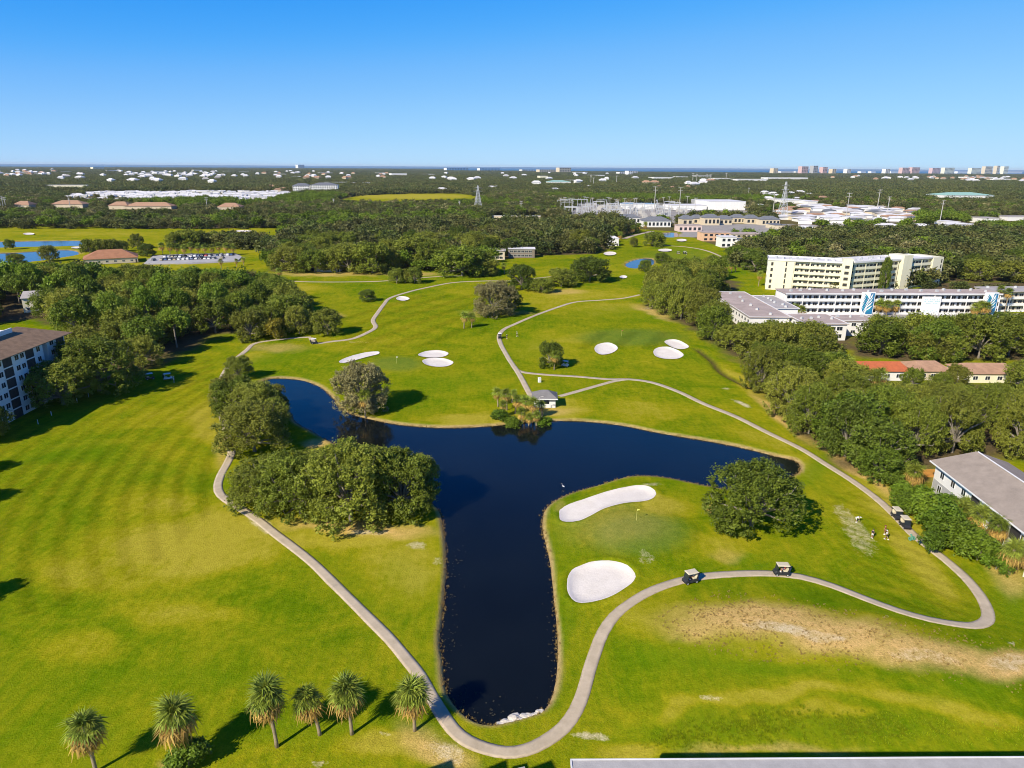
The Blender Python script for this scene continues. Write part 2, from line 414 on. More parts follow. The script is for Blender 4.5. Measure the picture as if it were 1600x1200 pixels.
WOOD = M('fence_wood', (0.52, 0.25, 0.06), 0.85, 0.2, 2.0)
BLACK = M('black_plastic', (0.02, 0.02, 0.022), 0.5, 0.2, 3.0)
RUBBER = M('tyre_rubber', (0.02, 0.02, 0.02), 0.85, 0.2, 4.0)
CREAMP = M('cream_plastic', (0.58, 0.52, 0.38), 0.5, 0.06, 2.0)
TEAL = M('teal_mural', (0.02, 0.25, 0.36), 0.8, 0.3, 0.6)
BLUEM = M('blue_mural', (0.02, 0.16, 0.33), 0.8, 0.3, 0.6)
PALEM = M('pale_blue_print', (0.50, 0.66, 0.68), 0.8, 0.2, 1.0)
GREENM = M('green_metal', (0.10, 0.28, 0.20), 0.6, 0.15, 1.0)
GREENR = M('pale_green_roof', (0.30, 0.50, 0.42), 0.7, 0.1, 0.3)
ROCKM = M('pale_rock', (0.62, 0.57, 0.49), 0.95, 0.25, 1.5, bmp=0.5)
SKIN = M('skin', (0.42, 0.24, 0.16), 0.6, 0.05, 5.0)
ASPH = M('parking_asphalt', (0.40, 0.39, 0.385), 0.95, 0.15, 0.2)

# ---------------------------------------------------------------- object helpers
def tag(o, label=None, cat=None, group=None, kind=None):
    if label: o['label'] = label
    if cat: o['category'] = cat
    if group: o['group'] = group
    if kind: o['kind'] = kind
    return o
def link(name, data, parent=None, mat=None):
    o = bpy.data.objects.new(name, data)
    COL.objects.link(o)
    if parent is not None: o.parent = parent
    if mat is not None and data is not None and len(data.materials) == 0: data.materials.append(mat)
    return o
def empty(name, loc, rz=0.0, label=None, cat=None, group=None):
    o = link(name, None)
    o.location = loc; o.rotation_euler = (0, 0, rz); o.empty_display_size = 0.5
    return tag(o, label, cat, group)
class MB:
    def __init__(s): s.v, s.f = [], []
    def add(s, vs, fs):
        k = len(s.v); s.v += [tuple(q) for q in vs]; s.f += [tuple(i + k for i in f) for f in fs]; return s
    def box(s, x0, x1, y0, y1, z0, z1):
        return s.add([(x0,y0,z0),(x1,y0,z0),(x1,y1,z0),(x0,y1,z0),(x0,y0,z1),(x1,y0,z1),(x1,y1,z1),(x0,y1,z1)],
                     [(0,3,2,1),(4,5,6,7),(0,1,5,4),(1,2,6,5),(2,3,7,6),(3,0,4,7)])
    def taper(s, x0, x1, y0, y1, z0, z1, ix, iy, jx=None):
        jx = ix if jx is None else jx
        return s.add([(x0,y0,z0),(x1,y0,z0),(x1,y1,z0),(x0,y1,z0),(x0+ix,y0+iy,z1),(x1-jx,y0+iy,z1),(x1-jx,y1-iy,z1),(x0+ix,y1-iy,z1)],
                     [(0,3,2,1),(4,5,6,7),(0,1,5,4),(1,2,6,5),(2,3,7,6),(3,0,4,7)])
    def tube(s, pts, rs, n=6, cap=True):
        k = len(s.v); pts = [Vector(p) for p in pts]
        for i, p in enumerate(pts):
            d = (pts[min(i + 1, len(pts) - 1)] - pts[max(i - 1, 0)]).normalized()
            a = d.cross(Vector((0, 0, 1)) if abs(d.z) < 0.9 else Vector((1, 0, 0))).normalized(); b = d.cross(a)
            for j in range(n):
                t = 2 * math.pi * j / n
                s.v.append(tuple(p + (a * math.cos(t) + b * math.sin(t)) * rs[i]))
        for i in range(len(pts) - 1):
            for j in range(n):
                s.f.append((k + i * n + j, k + i * n + (j + 1) % n, k + (i + 1) * n + (j + 1) % n, k + (i + 1) * n + j))
        if cap:
            s.f.append(tuple(k + j for j in range(n))[::-1]); s.f.append(tuple(k + (len(pts) - 1) * n + j for j in range(n)))
        return s
    def prism(s, poly, z0, z1):
        n = len(poly); k = len(s.v)
        s.v += [(p[0], p[1], z0) for p in poly] + [(p[0], p[1], z1) for p in poly]
        s.f.append(tuple(k + i for i in range(n))[::-1]); s.f.append(tuple(k + n + i for i in range(n)))
        for i in range(n): j = (i + 1) % n; s.f.append((k + i, k + j, k + n + j, k + n + i))
        return s
    def gable(s, x0, x1, y0, y1, z, h, hip=0.0, th=0.18):
        """pitched roof, ridge along x, hip = how far the ridge ends are pulled in"""
        m = (y0 + y1) / 2
        s.add([(x0,y0,z),(x1,y0,z),(x1,y1,z),(x0,y1,z),(x0+hip,m,z+h),(x1-hip,m,z+h)], [(0,1,5,4),(2,3,4,5),(1,2,5),(3,0,4)])
        return s.add([(x0,y0,z-th),(x1,y0,z-th),(x1,y1,z-th),(x0,y1,z-th),(x0,y0,z),(x1,y0,z),(x1,y1,z),(x0,y1,z)],
                     [(0,3,2,1),(0,1,5,4),(1,2,6,5),(2,3,7,6),(3,0,4,7)])
    def mesh(s, name, mat=None, smooth_=False):
        m = bpy.data.meshes.new(name); m.from_pydata(s.v, [], s.f); m.update()
        if mat: m.materials.append(mat)
        if smooth_: m.polygons.foreach_set('use_smooth', [True] * len(m.polygons))
        return m
    def build(s, name, mat, parent=None, smooth_=False): return link(name, s.mesh(name, mat, smooth_), parent)
def copy_tree(o, parent=None):
    c = o.copy(); COL.objects.link(c); c.parent = parent
    for ch in list(o.children): copy_tree(ch, c)
    return c
def fast_mesh(name, verts, faces, mat=None, attrs=None):
    """verts (n,3), faces (m,k) arrays of one face size"""
    m = bpy.data.meshes.new(name)
    verts = np.asarray(verts, np.float32); faces = np.asarray(faces, np.int32)
    nf, k = faces.shape
    m.vertices.add(len(verts)); m.vertices.foreach_set('co', verts.ravel())
    m.loops.add(nf * k); m.loops.foreach_set('vertex_index', faces.ravel())
    m.polygons.add(nf); m.polygons.foreach_set('loop_start', np.arange(0, nf * k, k, dtype=np.int32))
    m.update(calc_edges=True); m.validate()
    for a, v in (attrs or {}).items():
        at = m.attributes.new(a, 'FLOAT', 'POINT'); at.data.foreach_set('value', np.asarray(v, np.float32))
    if mat: m.materials.append(mat)
    return m

# ---------------------------------------------------------------- woods (areas of tree bases, in photograph pixels on the ground)
WOODS = {
 'west': [(-120,450),(0,446),(100,432),(230,426),(330,428),(425,446),(462,480),(468,508),(400,514),(340,522),(290,546),(228,574),(176,588),(128,560),(108,512),(60,496),(-120,515)],
 'east': [(1186,606),(1210,560),(1300,545),(1330,598),(1420,600),(1640,608),(1800,640),(1800,745),(1660,735),(1600,715),(1530,708),(1470,735),(1410,750),(1330,726),(1275,690),(1235,655)],
 'eastback': [(1330,525),(1440,520),(1640,525),(1700,560),(1600,562),(1500,560),(1420,562),(1340,556)],
 'row': [(1012,478),(1040,440),(1110,432),(1150,440),(1150,452),(1112,462),(1170,500),(1240,520),(1330,520),(1330,545),(1240,552),(1190,570),(1150,560),(1110,530),(1070,505)],
 'mid': [(430,424),(500,421),(610,424),(640,416),(760,430),(740,405),(800,404),(850,398),(930,396),(955,388),(940,376),(990,364),(960,352),(880,352),(760,352),(640,358),(560,362),(480,372),(440,385),(380,392),(340,385),(270,388),(275,378),(330,372),(400,368),(420,400)],
 'clubhouse': [(-100,425),(0,428),(80,422),(150,425),(150,410),(90,410),(60,415),(-100,425)],
 'belt': [(-200,342),(0,344),(150,344),(300,344),(440,345),(640,340),(760,338),(760,350),(620,355),(480,356),(300,358),(-200,357)],
 'yellowfront': [(1250,458),(1460,458),(1800,470),(1800,440),(1600,440),(1470,442),(1440,452)],
 'northeast': [(1150,415),(1185,425),(1185,400),(1340,385),(1480,390),(1470,440),(1800,440),(1800,380),(1640,372),(1350,360),(1230,370),(1215,385),(1150,392)],
}
WOODW = {k: np.array([G(*q)[:2] for q in v]) for k, v in WOODS.items()}
FIELDS = [[(-200,351),(0,351),(300,357),(440,354),(520,356),(505,366),(440,372),(420,420),(300,425),(-200,425)],
          [(515,317),(560,305),(640,302.5),(720,302.5),(770,308),(735,320),(560,322)],
          [(690,353),(760,353),(750,362),(690,363)], [(1120,332),(1230,336),(1230,342),(1130,340)], [(1530,352),(1620,352),(1620,360),(1530,358)]]
FIELDW = [np.array([G(*q)[:2] for q in v]) for v in FIELDS]
GRAVEL = [[(880,349),(900,320),(1055,320),(1055,349)], [(1050,346),(1060,322),(1170,320),(1175,334)], [(1225,344),(1260,325),(1440,330),(1420,348)], [(225,413),(240,399),(368,396),(380,402),(372,409),(300,412)],
          [(1170,508),(1240,490),(1600,490),(1600,512),(1350,512)], [(1060,370),(1200,372),(1240,350),(1070,350)]]
GRAVW = [np.array([G(*q)[:2] for q in v]) for v in GRAVEL]

# ---------------------------------------------------------------- ground: one sheet out to the coast
def emask(px, py, items):
    r = np.zeros(px.shape)
    for it in items:
        cx, cy, rx, ry, s = it[:5]
        a = rad(it[5]) if len(it) > 5 else 0
        dx, dy = px - cx, py - cy
        u, v = (dx * math.cos(a) + dy * math.sin(a)) / rx, (-dx * math.sin(a) + dy * math.cos(a)) / ry
        r = np.maximum(r, s * (1 - sstep(0.35, 1.25, np.sqrt(u * u + v * v))))
    return r
YELLOW = [(300,850,190,60,.9,-8),(150,900,120,40,.5),(390,850,80,40,.9),(230,790,120,30,.35),(620,880,70,60,.55),(520,840,150,20,.8),(330,660,40,40,.6,60),(740,655,90,12,.8),(560,540,120,14,.4),(1000,640,70,22,.6),(870,640,60,18,.9),(880,550,70,40,.3),(1030,790,60,20,.6,20),
  (1130,850,60,30,.5),(1440,880,90,22,.9,50),(1400,800,120,25,.55,42),(1230,730,60,25,.5),(1470,790,100,12,.4,40),(860,700,40,10,.3),(940,700,60,14,.5,10),(1200,690,70,12,.4,25),(620,1165,80,25,.9),(700,1180,60,20,.6),(960,1180,60,20,.9),(1200,1100,200,14,.62,-4),(1420,1110,130,13,.66,12),(1560,1140,80,12,.62,6),
  (1050,1120,60,14,.55,-22),(1290,1125,90,10,.5),(120,1010,100,30,.4),(300,960,130,25,.5),(1000,950,80,60,.4),(450,450,60,10,.6),(700,400,80,6,.6),(900,460,120,10,.5),(1100,470,60,14,.7,30),(980,480,100,10,.5),(60,365,200,4,.5),(260,410,150,6,.5),(640,307,110,5,1.0),(1000,420,60,10,.3),(1170,600,50,10,.9,35),(840,470,80,20,.4),(1240,1000,240,60,.7,6),(400,560,40,10,.6)]
DRY = [(1175,985,150,38,1.0,3),(1300,1010,125,36,1.0,8),(1440,1042,150,32,.95,8),(1570,1060,80,30,.95),(1110,988,80,28,.8),(560,825,130,14,.85,4),(1330,728,110,9,.9,36),(1225,655,60,8,.9,42),(1500,745,80,10,.5),(1130,870,30,8,.3),(870,790,6,10,.3),(855,645,50,8,.5,-5),(1120,805,22,10,.7,35),(960,820,90,45,.22),(690,1170,70,30,.7,30),(1020,488,40,7,.7,20),(520,495,25,6,.5),(780,490,60,5,.6),(880,455,40,5,.6),(640,428,60,4,.6),(520,428,120,4,.6),(1570,905,40,25,.7,50),(430,545,50,8,.4),(505,692,24,8,.7),(1180,1180,150,8,.5),(345,700,14,30,.4),(280,1195,30,12,.7)]
BARE = [(1225,1004,95,13,.72,5),(1290,1014,60,11,.66),(1440,1052,80,14,.55,8),(1575,1055,45,18,.66),(1345,835,20,58,.58,-42),(1322,805,18,30,.55,-40),(575,832,40,7,.8),(645,852,22,7,.7),(400,812,35,11,.75,30),(370,740,10,14,.5),(905,1156,36,9,.8),(700,1165,40,28,.62,35),(1155,630,22,5,.9,20),(1135,608,12,3,.7),(1100,1105,25,6,.6),(672,880,12,8,.5),(515,1185,22,6,.6),(610,1150,14,4,.6),(1015,757,22,6,.6),(1010,873,20,5,.5),(1580,1015,10,4,.7),(1375,980,12,3,.6),(1020,480,20,5,.7),(560,535,20,2,.5),(475,472,25,3,.5)]
LUSH = [(100,705,90,22,.7,-12),(60,640,80,20,.4),(280,740,160,20,.45,12),(440,560,70,14,.7,-12),(640,620,100,30,.25),(700,600,90,18,.45),(830,545,60,25,.35),(1000,490,110,16,.5),(880,830,26,90,.55,8),(868,1000,22,120,.9),(620,920,50,60,.35),(1260,740,50,16,.9,-35),(980,675,120,14,.6,8),(1080,700,120,10,.5,10),(1160,895,60,8,.8,-6),(1150,875,30,8,.9),(1200,760,40,20,.3),(1080,1040,120,30,.6,10),(1180,1060,160,12,.7,4),(1100,1150,140,24,.55),(1300,1150,200,22,.45),(1500,1100,100,20,.5),(1560,850,80,20,.8,45),(1480,830,40,10,.6,45),(100,1150,140,40,.35),(480,1140,120,30,.45),(250,1060,250,20,.3),(1060,430,60,30,.45),(1130,420,60,20,.6),(600,430,180,5,.4),(1590,930,40,50,.8),(1340,960,120,10,.6,18)]
DGREEN = [(1000,838,82,34,1.0),(985,528,92,14,1.0),(620,571,44,13,1.0),(1060,400,60,12,.4)]
rr = [0.0, 6, 14, 22, 30]
r = 34.0
while r < 1400: rr.append(r); r *= 1.0050
while r < 12500: rr.append(r); r *= 1.03
rr += [13500, 16000]
st = 0.0050
aa = list(np.arange(-0.86, 0.86 + st / 2, st))
aa = [-math.pi + i * (math.pi - 0.86) / 14 for i in range(14)] + aa + [0.86 + (i + 1) * (math.pi - 0.86) / 14 for i in range(13)]
AA, RR = np.meshgrid(np.array(aa), np.array(rr[1:]))
nA, nR = len(aa), len(rr) - 1
X, Y = (RR * np.sin(AA)).ravel(), (RR * np.cos(AA)).ravel()
Hh, SL, SW, SB, DD = terrain(X, Y, True)
px, py = PR(X, Y, np.zeros_like(X))
front = (Y > 20)
px = np.where(front, px, -9999); py = np.where(front, py, 9999)
nz, nz2 = fbm(X / 14, Y / 14, 4), fbm(X / 5 + 40, Y / 5, 3)
jx, jy = px + (nz - 0.5) * 90 * 60 / (RR.ravel() + 1), py + (nz2 - 0.5) * 40 * 60 / (RR.ravel() + 1)
A = {}
A['yellow'] = np.clip(emask(jx, jy, YELLOW), 0, 1)
A['dry'] = np.clip(emask(jx, jy, DRY) * (0.55 + 0.9 * nz), 0, 1)
A['bare'] = np.clip(emask(jx, jy, BARE), 0, 1)
A['lush'] = np.clip(emask(jx, jy, LUSH) * (0.5 + nz), 0, 1)
A['green'] = np.clip(emask(px, py, DGREEN) * 1.4, 0, 1)
rr_ = np.hypot(X, Y)
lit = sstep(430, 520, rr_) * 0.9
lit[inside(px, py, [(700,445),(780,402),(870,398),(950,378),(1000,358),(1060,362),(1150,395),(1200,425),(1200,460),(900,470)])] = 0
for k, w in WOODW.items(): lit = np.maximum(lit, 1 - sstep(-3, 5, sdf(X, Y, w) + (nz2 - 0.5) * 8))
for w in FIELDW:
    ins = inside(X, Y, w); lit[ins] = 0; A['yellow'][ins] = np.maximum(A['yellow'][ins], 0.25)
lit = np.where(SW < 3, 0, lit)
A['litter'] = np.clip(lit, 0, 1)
gv = np.zeros_like(X)
for w in GRAVW: gv[inside(X, Y, w)] = 1
A['gravel'] = gv
bw = 0.45 + 0.004 * rr_ + 1.0 * (nz - 0.35)
A['bank'] = np.clip((1 - sstep(0.0, 1.0, (SW - 0.1) / np.maximum(bw, 0.2))) * 0.95, 0, 1)
A['mud'] = np.clip(np.maximum(1 - sstep(-0.25 - 0.001 * rr_, 0.12, SW), 0.9 * np.exp(-(DD / 1.0) ** 2)), 0, 1)
c0 = (28.0, 158.0)
dc = np.hypot(X - c0[0], Y - c0[1])
zone = inside(px, py, [(-50,600),(120,660),(260,590),(330,560),(345,640),(330,720),(330,800),(220,900),(60,960),(-50,960)])
stp = (sstep(-0.3, 0.5, np.sin(dc * 2 * math.pi / 4.5 + 1.6 * (nz - 0.5)))) * zone * np.clip(0.35 + 0.7 * fbm(X / 25 + 3, Y / 25, 2), 0, 1)
zone2 = inside(px, py, [(530,500),(650,460),(760,460),(760,520),(640,545),(540,540)]) | inside(px, py, [(900,520),(1060,520),(1060,545),(900,545)])
stp = np.maximum(stp, zone2 * 0.6 * sstep(0, 0.5, np.sin((X * 0.8 - Y * 0.35) * 2 * math.pi / 9)))
ring = np.exp(-((np.sqrt(((px - 1000) / 90) ** 2 + ((py - 838) / 38) ** 2) - 1.0) / 0.06) ** 2)
lines = inside(px, py, [(1290,770),(1390,770),(1560,940),(1480,985),(1330,920)]) * 0.5 * sstep(0.2, 0.7, np.sin((X * 0.72 + Y * 0.69) * 2 * math.pi / 3.4 + 2 * nz))
A['stripe'] = np.clip(np.maximum(np.maximum(stp, lines), 0.35 * ring), 0, 1)
V = np.column_stack([X, Y, Hh])
ctr = len(V)
V = np.vstack([V, [[0, 0, 0]]])
for k in A: A[k] = np.append(A[k], 0)
idx = np.arange(nR * nA).reshape(nR, nA)
nxt = np.roll(idx, -1, axis=1)
Q = np.stack([idx[:-1], nxt[:-1], nxt[1:], idx[1:]], -1).reshape(-1, 4)[:, ::-1]
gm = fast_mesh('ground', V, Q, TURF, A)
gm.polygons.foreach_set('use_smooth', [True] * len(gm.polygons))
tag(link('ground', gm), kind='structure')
del AA, RR

def water(name, poly, mat, z, grow=0.9, label=None):
    p = np.array(poly); n = len(p)
    t = np.roll(p, -1, 0) - np.roll(p, 1, 0)
    nrm = np.column_stack([t[:, 1], -t[:, 0]]); nrm /= np.maximum(np.linalg.norm(nrm, axis=1, keepdims=True), 1e-6)
    area = 0.5 * np.sum(p[:, 0] * np.roll(p[:, 1], -1) - np.roll(p[:, 0], -1) * p[:, 1])
    p = p + nrm * grow * (1 if area > 0 else -1)
    bm = bmesh.new()
    f = bm.faces.new([bm.verts.new((q[0], q[1], z)) for q in p])
    bmesh.ops.triangulate(bm, faces=[f])
    bmesh.ops.recalc_face_normals(bm, faces=bm.faces)
    m = bpy.data.meshes.new(name); bm.to_mesh(m); bm.free()
    if len(m.polygons) and m.polygons[0].normal.z < 0: m.flip_normals()
    return tag(link(name, m, None, mat), label, kind='structure')
water('lake', LAKE, LAKEM, WATER_Z)
for k, v in PONDS.items(): water(k, PONDP[k], PONDM, WATER_Z, 1.6)
sea = MB().add([(-160000, 8200, -1.6), (160000, 8200, -1.6), (160000, 150000, -1.6), (-160000, 150000, -1.6)], [(0, 1, 2, 3)])
tag(sea.build('sea', SEAM), kind='structure')

# ---------------------------------------------------------------- cart paths and sand bunkers
for pi, (nm, w, ln) in enumerate(PATHP):
    t = np.gradient(ln, axis=0); t /= np.linalg.norm(t, axis=1, keepdims=True)
    nr = np.column_stack([-t[:, 1], t[:, 0]])
    wob = 1 + 0.10 * (fbm(ln[:, 0] / 6, ln[:, 1] / 6, 2) - 0.5)
    offs = [-1.0, -0.96, -0.5, 0, 0.5, 0.96, 1.0]
    vs_, ed = [], []
    for o in offs:
        q = ln + nr * (o * w / 2 * wob)[:, None]
        z = terrain(q[:, 0], q[:, 1]) + (0.055 + 0.004 * pi if abs(o) < 0.99 else -0.12)
        vs_.append(np.column_stack([q, z])); ed.append(np.full(len(ln), abs(o)))
    n, k = len(ln), len(offs)
    vv = np.stack(vs_, 1).reshape(-1, 3)
    ii = np.arange(n * k).reshape(n, k)
    qd = np.stack([ii[:-1, :-1], ii[:-1, 1:], ii[1:, 1:], ii[1:, :-1]], -1).reshape(-1, 4)
    tag(link('cart_path', fast_mesh('cart_path', vv, qd, PATHM, {'edge': np.stack(ed, 1).ravel()})), kind='structure')
for (lab, _), poly in zip(BUNKERS, BUNP):
    c = poly.mean(0)
    rings = [1.0, 0.97, 0.9, 0.78, 0.6, 0.4, 0.2]
    n = len(poly)
    jit = 1 + 0.03 * (fbm(poly[:, 0] * 0.9, poly[:, 1] * 0.9, 2) - 0.5)
    vv = np.vstack([c + (poly - c) * (k * jit)[:, None] for k in rings] + [c[None]])
    z = terrain(vv[:, 0], vv[:, 1]) + 0.06 + np.clip(0.0011 * (np.hypot(vv[:, 0], vv[:, 1]) - 90), 0.01, 0.4)
    z[:n] -= 0.06
    vv = np.column_stack([vv, z])
    fs = []
    for k in range(len(rings) - 1):
        for i in range(n): j = (i + 1) % n; fs.append((k * n + i, k * n + j, (k + 1) * n + j, (k + 1) * n + i))
    k = (len(rings) - 1) * n
    for i in range(n): fs.append((k + i, k + (i + 1) % n, len(vv) - 1))
    m = bpy.data.meshes.new('sand_bunker'); m.from_pydata(vv.tolist(), [], fs); m.update()
    if m.polygons[0].normal.z < 0: m.flip_normals()
    m.polygons.foreach_set('use_smooth', [True] * len(m.polygons))
    tag(link('sand_bunker', m, None, SAND), lab, 'bunker', 'white sand bunkers on the golf course')
# ---------------------------------------------------------------- trees
PROTO = bpy.data.collections.new('prototypes')          # never linked to the scene: sources for the far-off woods only
def leaf_cards(c, nrm, size, tint, rng):
    """one bent leaf spray (two triangles) at each point, facing roughly along nrm"""
    n = len(c)
    a = rng.normal(size=(n, 3)); a -= nrm * np.sum(a * nrm, 1, keepdims=True)
    a /= np.maximum(np.linalg.norm(a, axis=1, keepdims=True), 1e-6)
    b = np.cross(nrm, a)
    s = size * (0.6 + 0.8 * rng.random(n))[:, None]
    bend = nrm * s * (0.15 + 0.3 * rng.random(n))[:, None]
    zs = np.array([1, 1, 0.55])                          # trees are about twice as tall as their crown radius
    v = np.stack([c + (-a * s - bend) * zs, c + b * s * 0.62 * zs, c + (a * s - bend) * zs, c - b * s * 0.62 * zs], 1).reshape(-1, 3)
    f = np.arange(4 * n).reshape(n, 4)
    return v, f, np.repeat(tint, 4)
def crown(seed, n_lobe, n_leaf, size, shape='oak'):
    """crown of unit radius and unit tree height: lobes of leaf sprays round limb ends, with gaps between"""
    rng = np.random.default_rng(seed)
    lob = []
    for i in range(n_lobe):
        t = 2 * math.pi * (i * 0.618 + 0.1 * rng.random())
        if shape == 'oak':
            q = math.sqrt((i + 0.5) / n_lobe)
            rad_ = q * 0.80 * (0.85 + 0.3 * rng.random())
            z = 0.42 + 0.40 * math.sqrt(max(0, 1 - (q * 0.96) ** 2)) + 0.10 * (rng.random() - 0.5)
            rr = 0.20 + 0.13 * rng.random(); rz = rr * 0.62
            if i % 3 == 0: z = 0.17 + 0.20 * rng.random(); rad_ = 0.62 + 0.20 * rng.random()
        elif shape == 'pine':
            q = math.sqrt((i + 0.5) / n_lobe)
            rad_ = q * 0.72; z = 0.60 + 0.30 * math.sqrt(max(0, 1 - q * q * 0.9)) + 0.16 * (rng.random() - 0.5)
            rr = 0.20 + 0.13 * rng.random(); rz = rr * 0.5
        else:                                            # shrub: leaves right down to the ground
            q = math.sqrt((i + 0.5) / n_lobe)
            rad_ = q * 0.72; z = 0.20 + 0.52 * math.sqrt(max(0, 1 - q * q)) * (0.7 + 0.5 * rng.random())
            rr = 0.24 + 0.12 * rng.random(); rz = rr * 0.8
        lob.append((rad_ * math.cos(t), rad_ * math.sin(t), z, rr, rz, rng.random()))
    lob = np.array(lob)
    w = lob[:, 3] ** 2; w /= w.sum()
    # twig clusters on the lobes, leaves bunched round each cluster: gaps stay dark between them
    n_c = max(12, n_leaf // (16 if n_leaf < 12000 else 24))
    kc = rng.choice(n_lobe, n_c, p=w)
    Lc = lob[kc]
    d = rng.normal(size=(n_c, 3)); d[:, 2] += 0.35
    d /= np.linalg.norm(d, axis=1, keepdims=True)
    lump = 0.72 + 0.55 * vnoise(d[:, 0] * 2.4 + kc * 7.7 + 50, d[:, 1] * 2.4 + d[:, 2] * 3.1 + seed)
    cc = Lc[:, :3] + d * np.stack([Lc[:, 3], Lc[:, 3], Lc[:, 4]], 1) * (lump * (0.80 + 0.25 * rng.random(n_c)))[:, None]
    k = rng.integers(0, n_c, n_leaf)
    spread = size * 1.25 * (0.6 + 0.9 * rng.random(n_c))
    c = cc[k] + rng.normal(size=(n_leaf, 3)) * spread[k][:, None] * np.array([1, 1, 0.6])
    c[:, 2] = np.maximum(c[:, 2], 0.03)
    nrm = d[k] * 0.7 + 0.75 * rng.normal(size=(n_leaf, 3)) + np.array([0, 0, 0.5]); nrm /= np.linalg.norm(nrm, axis=1, keepdims=True)
    tc = rng.random(n_c)
    tint = np.clip(0.22 * Lc[k, 5] + 0.33 * tc[k] + 0.45 * rng.random(n_leaf), 0, 1)
    v, f, t = leaf_cards(c, nrm, size, tint, rng)
    return v, f, t, lob
def tree_meshes(seed, n_lobe, n_leaf, size, mat, shape='oak', bark=None):
    v, f, t, lob = crown(seed, n_lobe, n_leaf, size, shape)
    cm = fast_mesh('crown', v, f, mat, {'tint': t})
    rng = random.Random(seed)
    b = MB()
    fork = 0.20 if shape == 'oak' else 0.55
    if shape == 'shrub': fork = 0.06
    b.tube([(0, 0, -0.02), (0.01, 0, fork * 0.5), (0.02, 0.01, fork)], [0.055, 0.042, 0.038], 8)
    for L in lob[::(1 if n_leaf > 5000 else 2)]:
        m = (L[0] * 0.45 + rng.uniform(-.05, .05), L[1] * 0.45 + rng.uniform(-.05, .05), fork + (L[2] - fork) * 0.62)
        b.tube([(0.02, 0.01, fork * 0.95), m, (L[0], L[1], L[2]), (L[0] * 1.12, L[1] * 1.12, L[2] + L[4] * 0.8)], [0.026, 0.018, 0.011, 0.004], 5, False)
    return cm, b.mesh('trunk', bark or BARK, True)
VAR = {}
def variants(key, n, *a, **k): VAR[key] = [tree_meshes(hash_(key) + 13 * i, *a, **k) for i in range(n)]
def hash_(s): return sum(ord(c) * (i + 3) for i, c in enumerate(s))
variants('oak', 5, 32, 27000, 0.026, LEAF_OAK)
variants('oakmid', 6, 24, 9000, 0.044, LEAF_OAK)
variants('mossy', 2, 28, 20000, 0.029, LEAF_BROWN)
variants('dark', 3, 26, 15000, 0.035, LEAF_DARK)
variants('pine', 3, 18, 7000, 0.046, LEAF_PINE, 'pine')
variants('yellow', 1, 14, 2600, 0.075, LEAF_YEL)
variants('shrub', 3, 14, 5000, 0.065, LEAF_SHRUB, 'shrub')
NTREE = {}
def put_tree(kind, x, y, R_, Hh_, label, group=None, name='oak_tree', cat='tree', sink=0.0, rz=None, vi=None):
    ms = VAR[kind]
    i = vi if vi is not None else random.randrange(len(ms))
    e = empty(name, (x, y, tz(x, y) - sink), random.uniform(0, 6.28) if rz is None else rz, label, cat, group)
    e.scale = (R_, R_, Hh_)
    link('trunk', ms[i][1], e); link('crown', ms[i][0], e)
    return e
def T(kind, bx, by, top, wpx, label, group=None, name='oak_tree', cat='tree', sink=0.0, vi=None):
    g = G(bx, by)
    return put_tree(kind, g[0], g[1], max(1.0, width_of(bx, by, wpx) / 2 * 1.06), max(1.5, height_of(bx, by, top)), label, group, name, cat, sink, vi=vi)

# single trees and small groups
T('mossy', 566, 642, 568, 84, 'large grey-brown mossy oak leaning over the far lake shore')
T('oak', 1174, 824, 727, 136, 'broad sprawling oak standing alone between lake and tee')
GRP = 'oaks massed between cart path and lake'
for q in [(415,786,718,110),(470,800,706,116),(548,812,698,140),(628,800,703,112),(655,780,712,70),(500,770,705,100),(585,778,700,110),(440,775,716,70)]:
    T('oak', *q, 'spreading live oak in the big clump filling the bend of the lake', GRP)
GRP2 = 'trees along the path at the lake tip'
for q in [(372,652,592,76),(402,660,598,80),(398,704,628,108),(362,632,588,60),(420,672,622,60),(425,640,602,50)]:
    T('oak', *q, 'pale green oak in the row along the cart path at the lake tip', GRP2)
T('oak', 374,592,557,42, 'small open oak at the upper end of the row by the lake tip')
T('oak', 100,634,566,98, 'pale limbed oak with bare trunk before the white condominium', vi=1)
T('oak', 156,612,528,120, 'tall oak with thick pale trunk at the edge of the west wood', vi=2)
T('oakmid', 512,523,483,46, 'round oak on bare soil inside the cart path bend')
T('yellow', 432,531,498,32, 'small yellow tree in front of dark oaks', name='yellow_tree')
for q in [(392,531,484,50),(415,522,476,56),(450,515,462,64),(405,500,455,60),(440,492,448,50),(468,522,478,40)]:
    T('oakmid', *q, 'dark oak in the clump behind the yellow tree', 'dark oaks behind the yellow tree')
T('dark', 574,470,452,26, 'small round dark bush alone on the fairway', name='round_bush', cat='bush')
for q in [(620,442,418,26),(648,442,416,26),(634,441,420,22)]: T('oakmid', *q, 'low oak in the trio on the far fairway by the path', 'trio of low oaks')
T('mossy', 772,494,440,64, 'russet olive oak in the middle of the course')
T('oakmid', 796,488,452,36, 'green oak pressed against the russet oak')
T('pine', 803,478,456,20, 'slim bright green young tree behind the russet oak', name='young_tree')
T('dark', 815,452,412,44, 'dense dark round tree beside two lower bushes', name='round_tree')
T('oakmid', 847,456,433,34, 'low bushy oak next to the dense dark round tree')
T('oakmid', 877,447,419,46, 'wide low oak behind the low bushy oak')
T('dark', 921,439,400,60, 'huge dark round oak standing nearest the small pond')
T('oakmid', 860,573,533,36, 'oak with a palm at its foot beside a parked white cart')
T('oakmid', 1007,424,406,20, 'small tree on the edge of the small pond')
T('oakmid', 1034,411,395,22, 'small brown-green tree right of the small pond')
T('oakmid', 1022,385,362,34, 'umbrella shaped oak on the far fairway')
